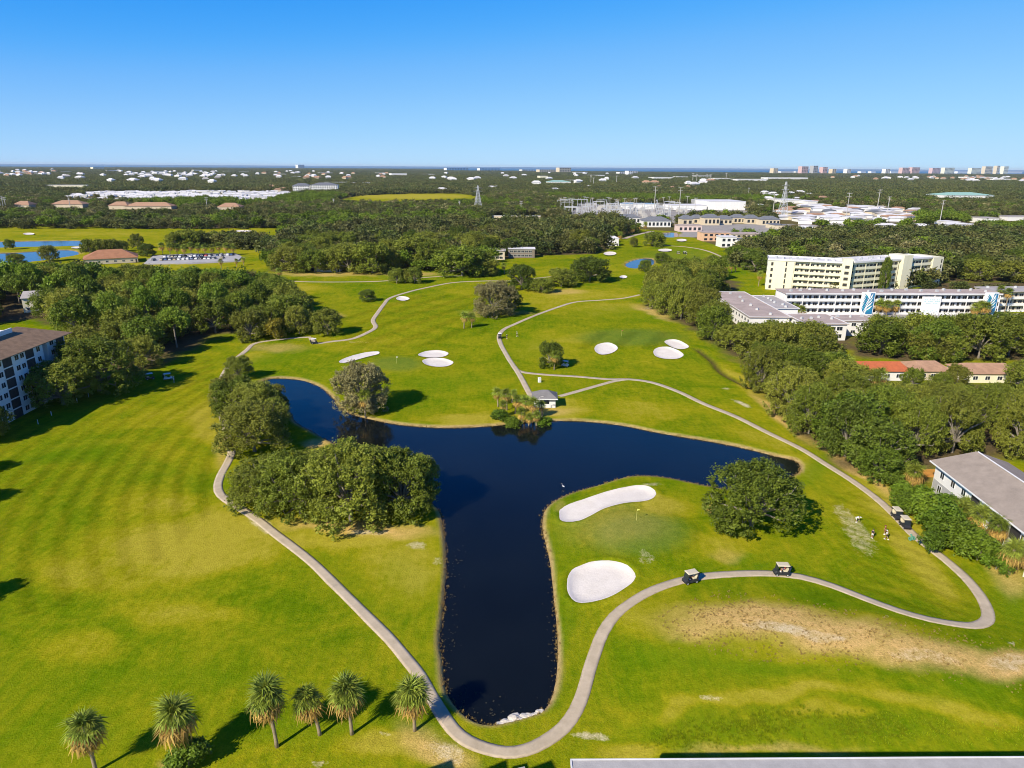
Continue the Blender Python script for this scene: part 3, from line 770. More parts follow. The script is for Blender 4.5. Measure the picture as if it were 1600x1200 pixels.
T('oakmid', 990,386,371,13, 'narrow tree beside the umbrella shaped oak')
T('dark', 1150,411,384,38, 'round dark tree at the end of the far cart path', name='round_tree')
T('dark', 1379,455,400,15, 'tall dark narrow conifer before the cream condominium', name='conifer')
T('pine', 1180,392,372,36, 'bright green tree beside the blue and white building', name='bright_tree')
T('dark', 1370,735,655,92, 'big dark green dome tree at the front of the east wood', name='dome_tree')
T('dark', 1375,750,700,70, 'lower dark green dome tree by the cart path', name='dome_tree')
T('dark', 1325,700,615,100, 'tall dark green dome tree inside the east wood', name='dome_tree')
T('oakmid', 215,388,365,20, 'lone oak on the turf behind the red clubhouse roof')
T('oakmid', 78,408,383,26, 'tree on the near shore of the wider pond', None, 'shore_tree')
T('oakmid', 28,415,396,26, 'bushy tree at the left end of the wider pond', None, 'shore_tree')
T('oakmid', 16,390,374,16, 'small tree on the strip between the ponds', None, 'shore_tree')
T('dark', 230,400,380,24, 'dark tree at the corner of the parking lot', None, 'round_tree')
for q in [(140,398,373,24),(158,397,373,26),(178,396,373,26),(192,392,375,18)]: T('oakmid', *q, 'oak in the clump behind the red clubhouse roof', 'oaks behind the clubhouse')
for q in [(275,388,362,26),(295,387,358,34),(315,385,360,24),(340,384,362,30),(365,386,366,24)]: T('oakmid', *q, 'oak in the small grove behind the parking lot', 'oaks behind the parking lot')
for q in [(455,423,386,62),(492,425,389,50),(545,425,379,62),(582,426,377,62),(607,423,386,40),(650,417,369,72),(692,419,381,44),(722,431,384,80),(748,428,391,50),(470,420,384,40),(525,424,392,36),(668,420,378,40)]:
    T('oakmid', *q, 'broad dark oak in the line along the far fairway path', 'oaks along the far fairway path')
# shade from trees just past the edge of the picture on the west fairway
for q in [(-75,748,696,56),(-105,802,735,70),(-115,962,885,62),(-60,690,620,80),(-20,690,640,70)]:
    T('oakmid', *q, 'oak off the west edge of the fairway casting shade on it', 'oaks west of the fairway')

for q in [(1330,606,566,44),(1424,608,574,30),(1492,608,570,36),(1598,612,562,50),(1468,612,582,30),(1452,562,512,56),(1476,563,514,52)]:
    T('oakmid', *q, 'oak standing between the tiled roof houses', 'oaks between the tiled houses')
# woods: the largest in the picture are trees of their own, the rest one mass
def poisson(poly, sp, rng, tries=14000):
    lo, hi = poly.min(0), poly.max(0)
    pts, cell = [], {}
    n = int(min(tries, (hi - lo).prod() / sp / sp * 7))
    c = lo + rng.random((n, 2)) * (hi - lo)
    c = c[inside(c[:, 0], c[:, 1], poly)]
    for p in c:
        k = (int(p[0] // sp), int(p[1] // sp)); ok = True
        for i in (-1, 0, 1):
            for j in (-1, 0, 1):
                for q in cell.get((k[0] + i, k[1] + j), ()):
                    if (q[0] - p[0]) ** 2 + (q[1] - p[1]) ** 2 < sp * sp: ok = False
        if ok: cell.setdefault(k, []).append(p); pts.append(p)
    return np.array(pts) if pts else np.zeros((0, 2))
KEEP = []                                              # places that must stay free of trees: (x, y, radius)
def keep_px(x0, y0, x1, y1, r, n=6):
    a, b = np.array(G(x0, y0)[:2]), np.array(G(x1, y1)[:2])
    for i in range(n): q = a + (b - a) * i / max(1, n - 1); KEEP.append((q[0], q[1], r))
keep_px(0, 640, 95, 600, 22); keep_px(1225, 500, 1560, 500, 9, 22); keep_px(1230, 488, 1600, 488, 12, 22); keep_px(1262, 522, 1325, 522, 10); keep_px(1130, 480, 1200, 500, 13)
keep_px(1335, 592, 1425, 592, 11, 9); keep_px(1425, 594, 1485, 594, 10); keep_px(1505, 594, 1600, 596, 11, 9); keep_px(1475, 760, 1620, 850, 11, 9); keep_px(1200, 449, 1460, 440, 12, 20); keep_px(1485, 516, 1610, 518, 10, 10)
keep_px(1340, 606, 1410, 606, 7, 9); keep_px(1505, 604, 1590, 606, 6, 9); keep_px(25, 488, 60, 490, 12); keep_px(150, 440, 172, 437, 8); keep_px(948, 386, 962, 384, 14); keep_px(795, 404, 835, 403, 14); keep_px(740, 408, 800, 408, 12); keep_px(110, 500, 135, 496, 6)
keep_px(505, 425, 520, 423, 10); keep_px(608, 416, 620, 414, 10); keep_px(770, 350, 860, 349, 22, 8); keep_px(770, 356, 850, 355, 30, 8); keep_px(235, 408, 370, 402, 14, 14)
def free(p):
    for x, y, r in KEEP:
        if (p[0] - x) ** 2 + (p[1] - y) ** 2 < r * r: return False
    return True
SPEC = {'west': (9.5, (9, 14), (.34, 'pine'), 'tree of the wood between white condominium and parking lot'),
        'east': (9.0, (10, 15), (.10, 'dark'), 'oak of the thick wood right of the cart path'),
        'eastback': (9.5, (10, 14), (.2, 'dark'), 'oak between the tiled houses and the white motel block'),
        'row': (9.0, (11, 15), (.12, 'dark'), 'oak of the row along the ditch before the flat roofs'),
        'mid': (10.5, (9, 15), (.10, 'dark'), 'oak of the long wood beyond the course centre'),
        'clubhouse': (9, (9, 13), (.6, 'pine'), 'tree between the ponds and the west wood'),
        'yellowfront': (9, (6, 8), (.3, 'dark'), 'low tree between the cream and white blocks'),
        'northeast': (11, (8, 12), (.2, 'dark'), 'tree of the wood behind the cream condominium'),
        'belt': (10, (6, 9), (.3, 'pine'), '')}
cand = []
_rg = np.random.default_rng(3)
for k, (sp, hr, (pf, pk), lab) in SPEC.items():
    for p in poisson(WOODW[k], sp, _rg):
        if not free(p): continue
        if sdf(p[:1], p[1:], LAKE)[0] < 3: continue
        h = _rg.uniform(*hr); R_ = sp * _rg.uniform(0.58, 0.86)
        kd = pk if _rg.random() < pf else 'oakmid'
        if kd == 'pine': h *= 1.2; R_ *= 0.85
        # the photograph shows what stands behind: crowns there end lower
        bx_, by_ = PR(p[0], p[1], 0.0)
        lim = None
        if k == 'west': lim = 408 if bx_ < 150 else 413 if bx_ < 240 else 421
        elif k in ('row', 'eastback'):
            if 1118 < bx_ < 1240: lim = 500
            elif 1240 <= bx_ < 1330: lim = 520
            elif bx_ >= 1330: lim = 487
        elif k == 'east' and bx_ > 1322: lim = 598
        elif k == 'yellowfront':
            lim = 440
            if 1335 < bx_ < 1430: continue
        elif k == 'clubhouse': lim = 416
        elif k == 'northeast': lim = 350 if bx_ < 1460 else 343
        elif k == 'mid' and 230 < bx_ < 450: lim = 362
        if lim:
            lim += _rg.uniform(-2, 8)
            if by_ < lim + 6: continue
            while PR(p[0], p[1], h)[1] < lim and h > 3: h *= 0.94
            if h < 4.5: continue
            R_ = min(R_, h * 0.8)
        x_, y_ = PR(p[0], p[1], h * 0.6)
        vis = (-40 < x_ < 1640)
        cand.append((R_ / np.hypot(p[0], p[1]) if vis else 0, k, kd, p[0], p[1], R_, h))
cand.sort(key=lambda c: -c[0])
IND = [c for c in cand if c[1] != 'belt'][:265]
REST = [c for c in cand if c not in IND] if False else [c for c in cand if c[1] == 'belt'] + [c for c in cand if c[1] != 'belt'][265:]
WN = {'oakmid': 'oak_tree', 'pine': 'pine_tree', 'dark': 'round_tree'}
for _, k, kd, x, y, R_, h in IND:
    lab = SPEC[k][3]
    if kd == 'pine': lab = lab.replace('tree', 'bright green pine', 1)
    if kd == 'dark': lab = lab.replace('oak', 'dark round tree', 1) if 'oak' in lab else lab.replace('tree', 'dark round tree', 1)
    head_, tail_ = lab.split(' of the ', 1) if ' of the ' in lab else (lab, None)
    edge = abs(sdf(np.array([x]), np.array([y]), WOODW[k])[0]) < 6
    size_ = 'tall ' if h > np.mean(SPEC[k][1]) + 1.2 else 'low ' if h < np.mean(SPEC[k][1]) - 1.5 else ''
    if tail_: lab = size_ + head_ + (' at the edge of the ' if edge else ' inside the ') + tail_
    else: lab = size_ + lab
    lab = lab.replace('tall tall', 'tall').replace('low low', 'low')
    put_tree(kd if kd != 'oakmid' or np.hypot(x, y) > 210 else 'oak', x, y, R_, h, lab, lab + ' group', WN[kd])

# far-off woods: single crowns first, then clumps of crowns further out
def proto(name, mesh):
    o = bpy.data.objects.new(name, mesh); PROTO.objects.link(o); return o
pl = []
for i in range(4):
    v, f, t, _ = crown(100 + i, 12, 900, 0.12); pl.append(proto('broad_crown', fast_mesh('far_crown', v, f, LEAF_FAR, {'tint': t})))
for i in range(2):
    v, f, t, _ = crown(200 + i, 10, 800, 0.12, 'pine'); pl.append(proto('pale_crown', fast_mesh('far_crown', v, f, LEAF_PINE, {'tint': t})))
for i in range(1):
    v, f, t, _ = crown(250 + i, 12, 800, 0.12); pl.append(proto('russet_crown', fast_mesh('far_crown', v, f, LEAF_BROWN, {'tint': t})))
for i in range(3):
    vs_, fs_, ts_, off = [], [], [], 0
    rg = np.random.default_rng(300 + i)
    for j in range(16):
        v, f, t, _ = crown(400 + 20 * i + j, 6, 150, 0.24)
        a = rg.random() * 6.28; q = math.sqrt(rg.random()); s = 0.20 + 0.12 * rg.random()
        v = v * np.array([s, s, 0.65 + 0.5 * rg.random()]) + np.array([q * math.cos(a), q * math.sin(a), 0])
        vs_.append(v); fs_.append(f + off); ts_.append(np.clip(t * 0.6 + 0.5 * (rg.random() - 0.3), 0, 1)); off += len(v)
    pl.append(proto('wood_clump', fast_mesh('far_clump', np.vstack(vs_), np.vstack(fs_), LEAF_FAR, {'tint': np.concatenate(ts_)})))
def scatter(name, pts, scl, idx_, label, coll=PROTO):
    n = len(pts)
    m = bpy.data.meshes.new(name); m.vertices.add(n); m.vertices.foreach_set('co', np.asarray(pts, np.float32).ravel())
    a = m.attributes.new('scl', 'FLOAT_VECTOR', 'POINT'); a.data.foreach_set('vector', np.asarray(scl, np.float32).ravel())
    rot = np.zeros((n, 3), np.float32); rot[:, 2] = RNG.random(n) * 6.28
    a = m.attributes.new('rot', 'FLOAT_VECTOR', 'POINT'); a.data.foreach_set('vector', rot.ravel())
    a = m.attributes.new('idx', 'INT', 'POINT'); a.data.foreach_set('value', np.asarray(idx_, np.int32))
    o = link(name, m)
    ng = bpy.data.node_groups.new(name, 'GeometryNodeTree')
    ng.interface.new_socket('Geometry', in_out='INPUT', socket_type='NodeSocketGeometry')
    ng.interface.new_socket('Geometry', in_out='OUTPUT', socket_type='NodeSocketGeometry')
    N = ng.nodes.new; L = ng.links.new
    gi, go = N('NodeGroupInput'), N('NodeGroupOutput')
    ip = N('GeometryNodeInstanceOnPoints'); ci = N('GeometryNodeCollectionInfo')
    ci.inputs['Collection'].default_value = coll
    ci.inputs['Separate Children'].default_value = True; ci.inputs['Reset Children'].default_value = True
    ip.inputs['Pick Instance'].default_value = True
    def na(nm, ty):
        q = N('GeometryNodeInputNamedAttribute'); q.data_type = ty; q.inputs['Name'].default_value = nm
        return next(s for s in q.outputs if s.enabled and s.name == 'Attribute')
    er = N('FunctionNodeEulerToRotation'); L(na('rot', 'FLOAT_VECTOR'), er.inputs[0])
    L(gi.outputs[0], ip.inputs['Points']); L(ci.outputs[0], ip.inputs['Instance']); L(na('idx', 'INT'), ip.inputs['Instance Index'])
    L(er.outputs[0], ip.inputs['Rotation']); L(na('scl', 'FLOAT_VECTOR'), ip.inputs['Scale']); L(ip.outputs[0], go.inputs[0])
    md = o.modifiers.new('scatter', 'NODES'); md.node_group = ng
    return tag(o, label, kind='stuff')
pts, scl, ids = [], [], []
for _, k, kd, x, y, R_, h in REST:
    pts.append((x, y, 0)); scl.append((R_, R_, h)); ids.append(random.choice([0, 1, 2, 3]) if kd != 'pine' else 4 + random.randrange(2))
scatter('mid_woodland', pts, scl, ids, 'wooded belts beyond the golf course reading as one mass')

# ---------------------------------------------------------------- buildings
_mc = {}
def cached(key, fn):
    if key not in _mc: _mc[key] = fn()
    return _mc[key]
def base(name, label, cat, A, B, group=None, z=0.0):
    a, b = np.array(A[:2]), np.array(B[:2])
    d = b - a
    return empty(name, (a[0], a[1], z), math.atan2(d[1], d[0]), label, cat, group), float(np.hypot(*d))
def window(parent, x, y, z, w, h, rz=0.0, glass=None, frame=None, name='window', mull=True):
    """frame standing 5 cm proud of the wall with the pane set back inside it; local -y faces out"""
    glass = glass or GLASS; frame = frame or TRIM
    def fm():
        b = MB(); t = 0.07
        b.box(-w/2, w/2, -0.06, 0.02, 0, t).box(-w/2, w/2, -0.06, 0.02, h - t, h).box(-w/2, -w/2 + t, -0.06, 0.02, t, h - t).box(w/2 - t, w/2, -0.06, 0.02, t, h - t)
        if mull and w > 1.0: b.box(-0.03, 0.03, -0.05, 0.02, t, h - t)
        return b.mesh('window', frame)
    o = link(name, cached(('wf', round(w, 2), round(h, 2), frame.name, mull), fm), parent)
    o.location = (x, y, z); o.rotation_euler = (0, 0, rz)
    link('pane', cached(('wp', round(w, 2), round(h, 2), glass.name), lambda: MB().box(-w/2 + .05, w/2 - .05, -0.025, 0.02, .05, h - .05).mesh('pane', glass)), o)
    return o
def panel(parent, name, x, y, z, w, h, mat, rz=0.0, t=0.04):
    o = link(name, cached(('pn', name, round(w, 2), round(h, 2), mat.name, t), lambda: MB().box(-w/2, w/2, -t, 0.02, 0, h).mesh(name, mat)), parent)
    o.location = (x, y, z); o.rotation_euler = (0, 0, rz)
    return o
def flat_roof(parent, x0, x1, y0, y1, z, mat, rim=0.35, over=0.25, rimmat=None):
    r = MB().box(x0 - over, x1 + over, y0 - over, y1 + over, z + 0.002, z + 0.20).build('roof', mat, parent)
    b = MB()
    for q in ((x0 - over, x1 + over, y0 - over, y0 - over + .2), (x0 - over, x1 + over, y1 + over - .2, y1 + over), (x0 - over, x0 - over + .2, y0 - over + .2, y1 + over - .2), (x1 + over - .2, x1 + over, y0 - over + .2, y1 + over - .2)):
        b.box(*q, z + 0.203, z + 0.2 + rim)
    b.build('parapet', rimmat or TRIM, r)
    return r
def hvac(parent, x, y, z, s=1.0):
    def f():
        b = MB().taper(-.6, .6, -.5, .5, 0, .8, .04, .04); b.tube([(0, 0, .8), (0, 0, .92)], [.38, .38], 10)
        return b.mesh('air_conditioner', STEEL)
    o = link('air_conditioner', cached('hvac', f), parent); o.location = (x, y, z); o.scale = (s, s, s); o.rotation_euler = (0, 0, random.random() * 3)

# white condominium at the west edge
e, L = base('condominium_block', 'white six storey condominium with brown hip roof beside the west fairway', 'building', (-121.4, 138.5), (-122.3, 182.3))
HT, ST = 15.6, 2.6
w = MB().box(0, L - 10.5, 0, 16, 0, HT).box(L - 10.5, L - 7.5, 2.2, 16, 0, HT - .003).box(L - 7.5, L, 0.8, 16, 0, HT - .006)
w.build('wall', WHITE, e)
rf = MB().gable(-1.2, L + 1.2, -1.0, 17.2, HT + .2, 3.4, 8.0).build('roof', SHING, e)
MB().box(8, 33, 6.6, 6.9, HT + 1.6, HT + 4.2).box(8, 33, 6.9, 11.5, HT + 1.6, HT + 3.6).build('roof_screen', WHITE, rf)
cols = []
x = L - 12.4
while x > 0:
    cols.append(x); x -= 8.2
for s in range(6):
    z = s * ST + 0.55
    for x in cols:
        window(e, x, 0, z + .35, 1.5, 1.35)
        panel(e, 'balcony_screen', x - 3.4, 0, z - .35, 3.1, 2.25, SCREEN, t=0.05)
        panel(e, 'balcony_slab', x - 3.4, 0, z - .55, 3.3, 0.2, TRIM, t=0.12)
        if x - 6.2 > 0: window(e, x - 6.2, 0, z + .35, 1.5, 1.35)
    window(e, L - 5.6, 0.8, z + .35, 1.6, 1.35); window(e, L - 5.6 - 3.2, 2.2, z + .45, 0.8, 1.1)
    panel(e, 'balcony_screen', L - 2.0, 0.8, z - .35, 3.2, 2.25, SCREEN, t=0.05)
    panel(e, 'balcony_slab', L - 2.0, 0.8, z - .55, 3.4, 0.2, TRIM, t=0.12)
    window(e, L, 9.0, z + .35, 1.6, 1.35, math.pi / 2)

# grey roofed apartment house at the east edge
e, L = base('apartment_house', 'two storey white apartment house with grey shingle roof beside the hedge', 'building', (82.3, 121.5), (80.6, 88.0))
MB().box(0, L, 0, 13.0, 0, 5.9).build('wall', WHITE, e)
MB().box(0.2, L - 0.2, -0.06, 0.02, 0.02, 2.7).build('siding', GREYW, e)
rf = MB().gable(-0.8, L + 0.8, -0.8, 13.8, 6.05, 2.7, 1.5).build('roof', SHINGG, e)
MB().tube([(1.2, 6.5, 8.86), (L - 1.2, 6.5, 8.86)], [.13, .13], 6).build('ridge_cap', FLATW, rf)
MB().box(-0.8, L + 0.8, -0.93, -0.803, 5.78, 6.02).build('gutter', TRIM, rf)
for x in (2.6, 6.2, 9.6, 16.5, 21.5, 26, 30): window(e, x, -0.0, 3.6, 1.3, 1.4); window(e, x, -0.06, 0.8, 1.3, 1.4)
for x in (13.2, 24.0):
    panel(e, 'stair_opening', x, 0, 3.0, 2.4, 2.7, SCREEN, t=.07)
for x in (18.9, 28.2):
    panel(e, 'balcony_door', x, 0, 3.05, 1.6, 2.2, SCREEN, t=.07)
    b = MB().box(x - 1.8, x + 1.8, -1.7, -0.07, 2.7, 2.95)
    for k in range(15): b.box(x - 1.8 + k * .25, x - 1.74 + k * .25, -1.68, -1.62, 2.95, 3.85)
    b.box(x - 1.85, x + 1.85, -1.70, -1.60, 3.85, 3.95).box(x - 1.8, x - 1.65, -1.65, -1.5, 0, 2.7).box(x + 1.65, x + 1.8, -1.65, -1.5, 0, 2.7)
    b.build('balcony', TRIM, e)
f = empty('wooden_fence', (G(1433, 746)[0], G(1433, 746)[1], 0), 0.0, 'orange wooden board fence beside the grey roofed apartment house', 'fence')
for k in range(26):
    o = link('board', cached('fboard', lambda: MB().taper(-.1, .1, -.015, .015, 0, 1.9, .02, 0).mesh('board', WOOD)), f); o.location = (k * .215, 0, random.uniform(-.02, .02))
MB().box(-.1, 5.5, .016, .08, .4, .5).box(-.1, 5.5, .016, .08, 1.5, 1.6).build('rail', WOOD, f)

# galleried blocks
def gallery(e, x0, x1, n, st, wall, y=0.0, dep=1.5, bay=7.2, par=1.0, glass=SCREEN, colw=0.35, parmat=None, first=0):
    """open walkways on the front: slabs, parapets, columns, and doors and windows on the inner wall"""
    parmat = parmat or wall
    for s in range(n):
        z = s * st
        if s: MB().box(x0, x1, y - dep, y - .002, z - .2, z).build('gallery_slab', parmat, e)
        if s >= first: MB().box(x0, x1, y - dep, y - dep + .15, z + (.003 if s else 0.05), z + par).build('parapet', parmat, e)
        x = x0 + 1.2; k = 0
        while x < x1 - 1.0:
            if k % 3 == 1: panel(e, 'door', x, y, z + .05, 1.0, 2.1, glass)
            else: window(e, x, y, z + .75, 1.9, 1.35, glass=glass)
            x += 2.4; k += 1
    x = x0
    while x <= x1 + .01:
        MB().box(x - colw / 2, x + colw / 2, y - dep - .06, y - dep + .2 - .06, 0, n * st).build('column', parmat, e); x += (x1 - x0) / max(1, round((x1 - x0) / bay))
M1A, M1B = (117.0, 291.5), (210.0, 293.0)
e, L = base('motel_block', 'long white three storey block with open galleries and teal leaf murals', 'building', M1A, M1B)
MB().box(0, L, 0, 10, 0, 8.9).build('wall', WHITE, e)
gallery(e, 0.3, L - .3, 3, 2.95, WHITE, bay=7.0)
MB().box(-.4, L + .4, -1.75, 10.4, 8.905, 9.25).build('roof', FLATB, e)
MB().box(-.4, L + .4, -1.95, -1.753, 8.75, 9.40).build('roof_edge', FLATW, e)
for i in range(16): hvac(e, 3 + i * 5.8 + random.uniform(-1, 1), 4 + random.uniform(-2, 3), 9.25)
for cx, ww in ((35.2, 5.6), (88.5, 5.6)):
    p = MB().box(cx - ww / 2, cx + ww / 2, -2.35, -1.6, 0, 9.9).build('mural_tower', TRIM, e)
    # painted palm leaf: a curved rib with broad leaflets spreading from it, over a blue field on one side
    MB().add([(cx - .4, -2.354, .4), (cx + ww / 2 - .25, -2.354, .4), (cx + ww / 2 - .25, -2.354, 9.5), (cx + .9, -2.354, 9.5), (cx - .4, -2.351, .4), (cx + ww / 2 - .25, -2.351, .4), (cx + ww / 2 - .25, -2.351, 9.5), (cx + .9, -2.351, 9.5)], [(0, 1, 2, 3), (7, 6, 5, 4)]).build('mural_field', BLUEM, p)
    for k in range(8):
        t = k / 7
        bx, bz = cx - .9 + 1.5 * t, .8 + 5.6 * t
        for sg in (-1, 1):
            tx, tz_ = cx + sg * (ww / 2 - .35) * (1 - .25 * t), min(9.4, bz + 2.6 + .5 * t)
            mx_, mz_ = (bx + tx) / 2, (bz + tz_) / 2
            v4 = [(bx, bz), (mx_ + sg * .25, mz_ - .28), (tx, tz_), (mx_ - sg * .2, mz_ + .35)]
            if sg < 0: v4 = v4[::-1]
            d_ = -2.358 - .001 * k
            MB().add([(q[0], d_, q[1]) for q in v4] + [(q[0], d_ + .003, q[1]) for q in v4], [(0, 1, 2, 3), (7, 6, 5, 4)]).build('leaflet', (TEAL if k % 2 else BLUEM) if sg < 0 else (TRIM if k % 2 else TEAL), p)
p = MB().box(58.8, 66.8, -2.3, -1.6, 0, 8.0).build('sign_panel', TRIM, e)
b = MB()
for i in range(9):
    for j in range(3):
        if (i * 5 + j * 3) % 4: b.box(59.6 + i * .75, 60.15 + i * .75 + .12 * (j % 2), -2.33, -2.303, 5.0 + j * .75, 5.45 + j * .75)
b.box(59.3, 66.3, -2.33, -2.303, 4.4, 4.5)
for i in range(8): b.box(59.7 + i * .8, 60.2 + i * .8, -2.33, -2.303, 1.2 + .3 * (i % 3), 1.5 + .4 * (i % 3))
b.build('sign_print', PALEM, p)
e, L = base('motel_wing', 'white three storey wing with grey galleries behind palms at the block end', 'building', (211.5, 299), (262, 303))
MB().box(0, L, 0, 11, 0, 8.9).build('wall', BEIGE, e)
gallery(e, 0.3, L - .3, 3, 2.95, BEIGE, bay=7.0, parmat=WHITE)
MB().box(-.4, L + .4, -1.75, 11.4, 8.905, 9.25).build('roof', FLAT, e)
for i in range(7): hvac(e, 3 + i * 6.5, 5 + random.uniform(-2, 3), 9.25)

e, L = base('cream_condominium', 'cream five storey condominium with long white parapets and stair towers', 'building', (132.0, 355.5), (164.5, 344.5))
MB().box(0, 12.5, -1.6, 14, 0, 15.0).box(12.5, L + 2, 0, 13.997, 0, 14.99).build('wall', CREAM, e)
gallery(e, 12.8, L + .5, 5, 2.95, CREAM, bay=8.0, par=1.15)
flat_roof(e, 0, L + 2, -1.6, 14, 15.0, FLATW, 0.7, .3, FLATW)
MB().box(L + .5, L + 5.0, -2.6, 4, 0, 17.3).build('stair_tower', CREAM, e)
for s in range(5):
    panel(e, 'slot_window', 8.8, -1.6, s * 2.95 + .6, .7, 2.2, SCREEN); panel(e, 'slot_window', 2.0, -1.6, s * 2.95 + .6, 1.1, 1.7, SCREEN)
    panel(e, 'stair_opening', L + 2.7, -2.6, s * 2.95 + .9, 2.0, 1.5, SCREEN)
    for yy in (3, 8): window(e, 0, yy, s * 2.95 + .8, 1.6, 1.5, -math.pi / 2, glass=SCREEN)
for i in range(9): hvac(e, 4 + i * 3.4, 6 + random.uniform(-2, 3), 15.2, 1.2)
e, L = base('cream_condominium_wing', 'cream five storey condominium wing bending away with tall end tower', 'building', (170.5, 345.5), (206.0, 360.5))
MB().box(0, L, 0, 13, 0, 14.99).build('wall', CREAM, e)
gallery(e, 0.3, L - 7.5, 5, 2.95, CREAM, bay=8.0, par=1.15)
flat_roof(e, 0, L, -1.6, 13, 15.0, FLATW, 0.7, .3, FLATW)
MB().box(L - 6, L + .5, -3.2, 6, 0, 17.6).build('stair_tower', CREAM, e)
for s in range(5):
    for xx in (L - 13, L - 9.5): panel(e, 'screen_panel', xx, -1.55, s * 2.95 + 1.2, 1.6, 1.3, SCREEN, t=.03)
for i in range(7): hvac(e, 3 + i * 4, 6 + random.uniform(-2, 3), 15.2, 1.2)
e, L = base('cream_condominium_end', 'cream five storey condominium end block with rounded blank wall', 'building', (208.0, 361.5), (230.0, 371.0))
MB().box(0, L - 8, 0, 13, 0, 14.99).box(L - 8, L, -2.0, 13, 0, 15.4).build('wall', CREAM, e)
gallery(e, 0.3, L - 8.3, 5, 2.95, CREAM, bay=8.0, par=1.15)
flat_roof(e, 0, L - 8.3, -1.6, 13, 15.0, FLATW, 0.6, .2, FLATW)
for s in range(5): panel(e, 'slot_window', L - 1.4, -2.0, s * 2.95 + .6, .8, 2.0, SCREEN)

def low_flat(name, label, A, B, dep, h, wall, roof, front=True, porch=False, side=True, grp=None, nac=6):
    e, L = base(name, label, 'building', A, B, grp)
    MB().box(0, L, 0, dep, 0, h - .01).build('wall', wall, e)
    flat_roof(e, 0, L, 0, dep, h, roof, .22, .5, FLATW)
    n = int(h // 2.8)
    for s in range(n):
        x = 2.0
        while x < L - 1.5:
            if porch: window(e, x, 0, s * 2.8 + .9, 2.2, 1.5)
            else: window(e, x, 0, s * 2.8 + .9, 1.8, 1.3)
            x += 2.6 if porch else 3.6
        if side:
            y = 2.2
            while y < dep - 1.5: window(e, 0, y, s * 2.8 + .9, 1.6, 1.3, -math.pi / 2); y += 4
    for i in range(nac): hvac(e, L * (i + .5) / nac, dep * .55 + random.uniform(-1.5, 1.5), h + .2, .9)
    return e
low_flat('flat_apartments', 'two storey flat roofed white apartments running away behind the oak row', (90.3, 309), (90.3, 255), 15, 6.0, WHITE, FLATB)
low_flat('flat_apartments', 'flat grey roofed white apartments joining the long block at its near corner', (106.3, 300), (106.3, 272), 9, 6.0, WHITE, FLAT)
low_flat('porch_apartments', 'white flat roofed apartments with row of screened porch windows', (107, 243.3), (122, 243.8), 17, 6.0, WHITE, FLATB, porch=True, nac=4)
low_flat('porch_annex', 'low flat brown roofed annex right of the porch apartments', (122.5, 251.0), (137, 251.5), 10, 5.6, WHITE, FLATB, nac=3)
low_flat('white_roof_flats', 'flat white roofed flats half hidden by the east oaks', (164, 249), (222, 252), 9, 6.0, WHITE, FLATW, nac=3)

def house(label, cx, cy, w_, d_, wall, roof, wh=2.8, rh=1.8, hip=2.5, rz=0.0, group=None, name='house', wins=3, cat='house'):
    """small house: walls, pitched roof with eaves, door and windows"""
    e = empty(name, (cx, cy, 0), rz, label, cat, group)
    MB().box(-w_/2, w_/2, -d_/2, d_/2, 0, wh).build('wall', wall, e)
    MB().gable(-w_/2 - .5, w_/2 + .5, -d_/2 - .5, d_/2 + .5, wh + .16, rh, hip, .15).build('roof', roof, e)
    for i in range(wins): window(e, -w_/2 + (i + .8) * w_ / (wins + .6), -d_/2, .9, 1.5, 1.2)
    if wins > 1: panel(e, 'door', w_/2 - 1.0, -d_/2, .05, .95, 2.1, SCREEN)
    return e
g = G(1375, 594); house('single storey white house with bright red tiled roof', g[0], g[1] + 4, 15.5, 9, WHITE, TILER, 2.9, 1.7, 1.0, wins=4)
g = G(1456, 594); house('beige house with tan tiled roof next to the red roofed house', g[0], g[1] + 4.5, 10.5, 9.5, BEIGE, TILEB, 2.8, 1.9, 3.0)
g = G(1550, 598); house('yellow house with brown tiled roof at the far end of the tiled houses', g[0], g[1] + 4.5, 16.5, 9.5, CREAM, TILEB, 2.8, 1.9, 3.0, wins=4)

# shelter by the lake
g = G(851, 637)
e = empty('picnic_shelter', (g[0], g[1], tz(g[0], g[1])), -0.02, 'small white lakeside shelter with grey hip roof and open front', 'shelter')
b = MB().box(-2.9, 2.9, .1, 4.6, -.4, .08); b.build('floor', CONC, e)
b = MB()
b.box(-2.8, -2.65, .2, 4.5, .08, 2.5).box(2.65, 2.8, .2, 4.5, .08, 2.5).box(-2.65, 2.65, 4.35, 4.5, .08, 2.5)
b.box(-2.65, -1.9, .2, .35, .08, 2.5).box(1.2, 2.65, .2, .35, .08, 2.5).box(-1.9, 1.2, .2, .35, .08, 1.0).box(-1.9, 1.2, .2, .35, 2.15, 2.5).box(-.45, -.3, .2, .35, 1.0, 2.15)
b.build('wall', WHITE, e)
MB().gable(-3.4, 3.4, -.5, 5.2, 2.66, 1.6, 2.6).build('roof', M('shelter_shingles', (0.20, 0.19, 0.185), .95, .2, .8), e)
MB().box(-3.4, 3.4, -.6, -.503, 2.46, 2.70).box(-3.4, 3.4, 5.203, 5.3, 2.46, 2.70).build('fascia', TRIM, e)

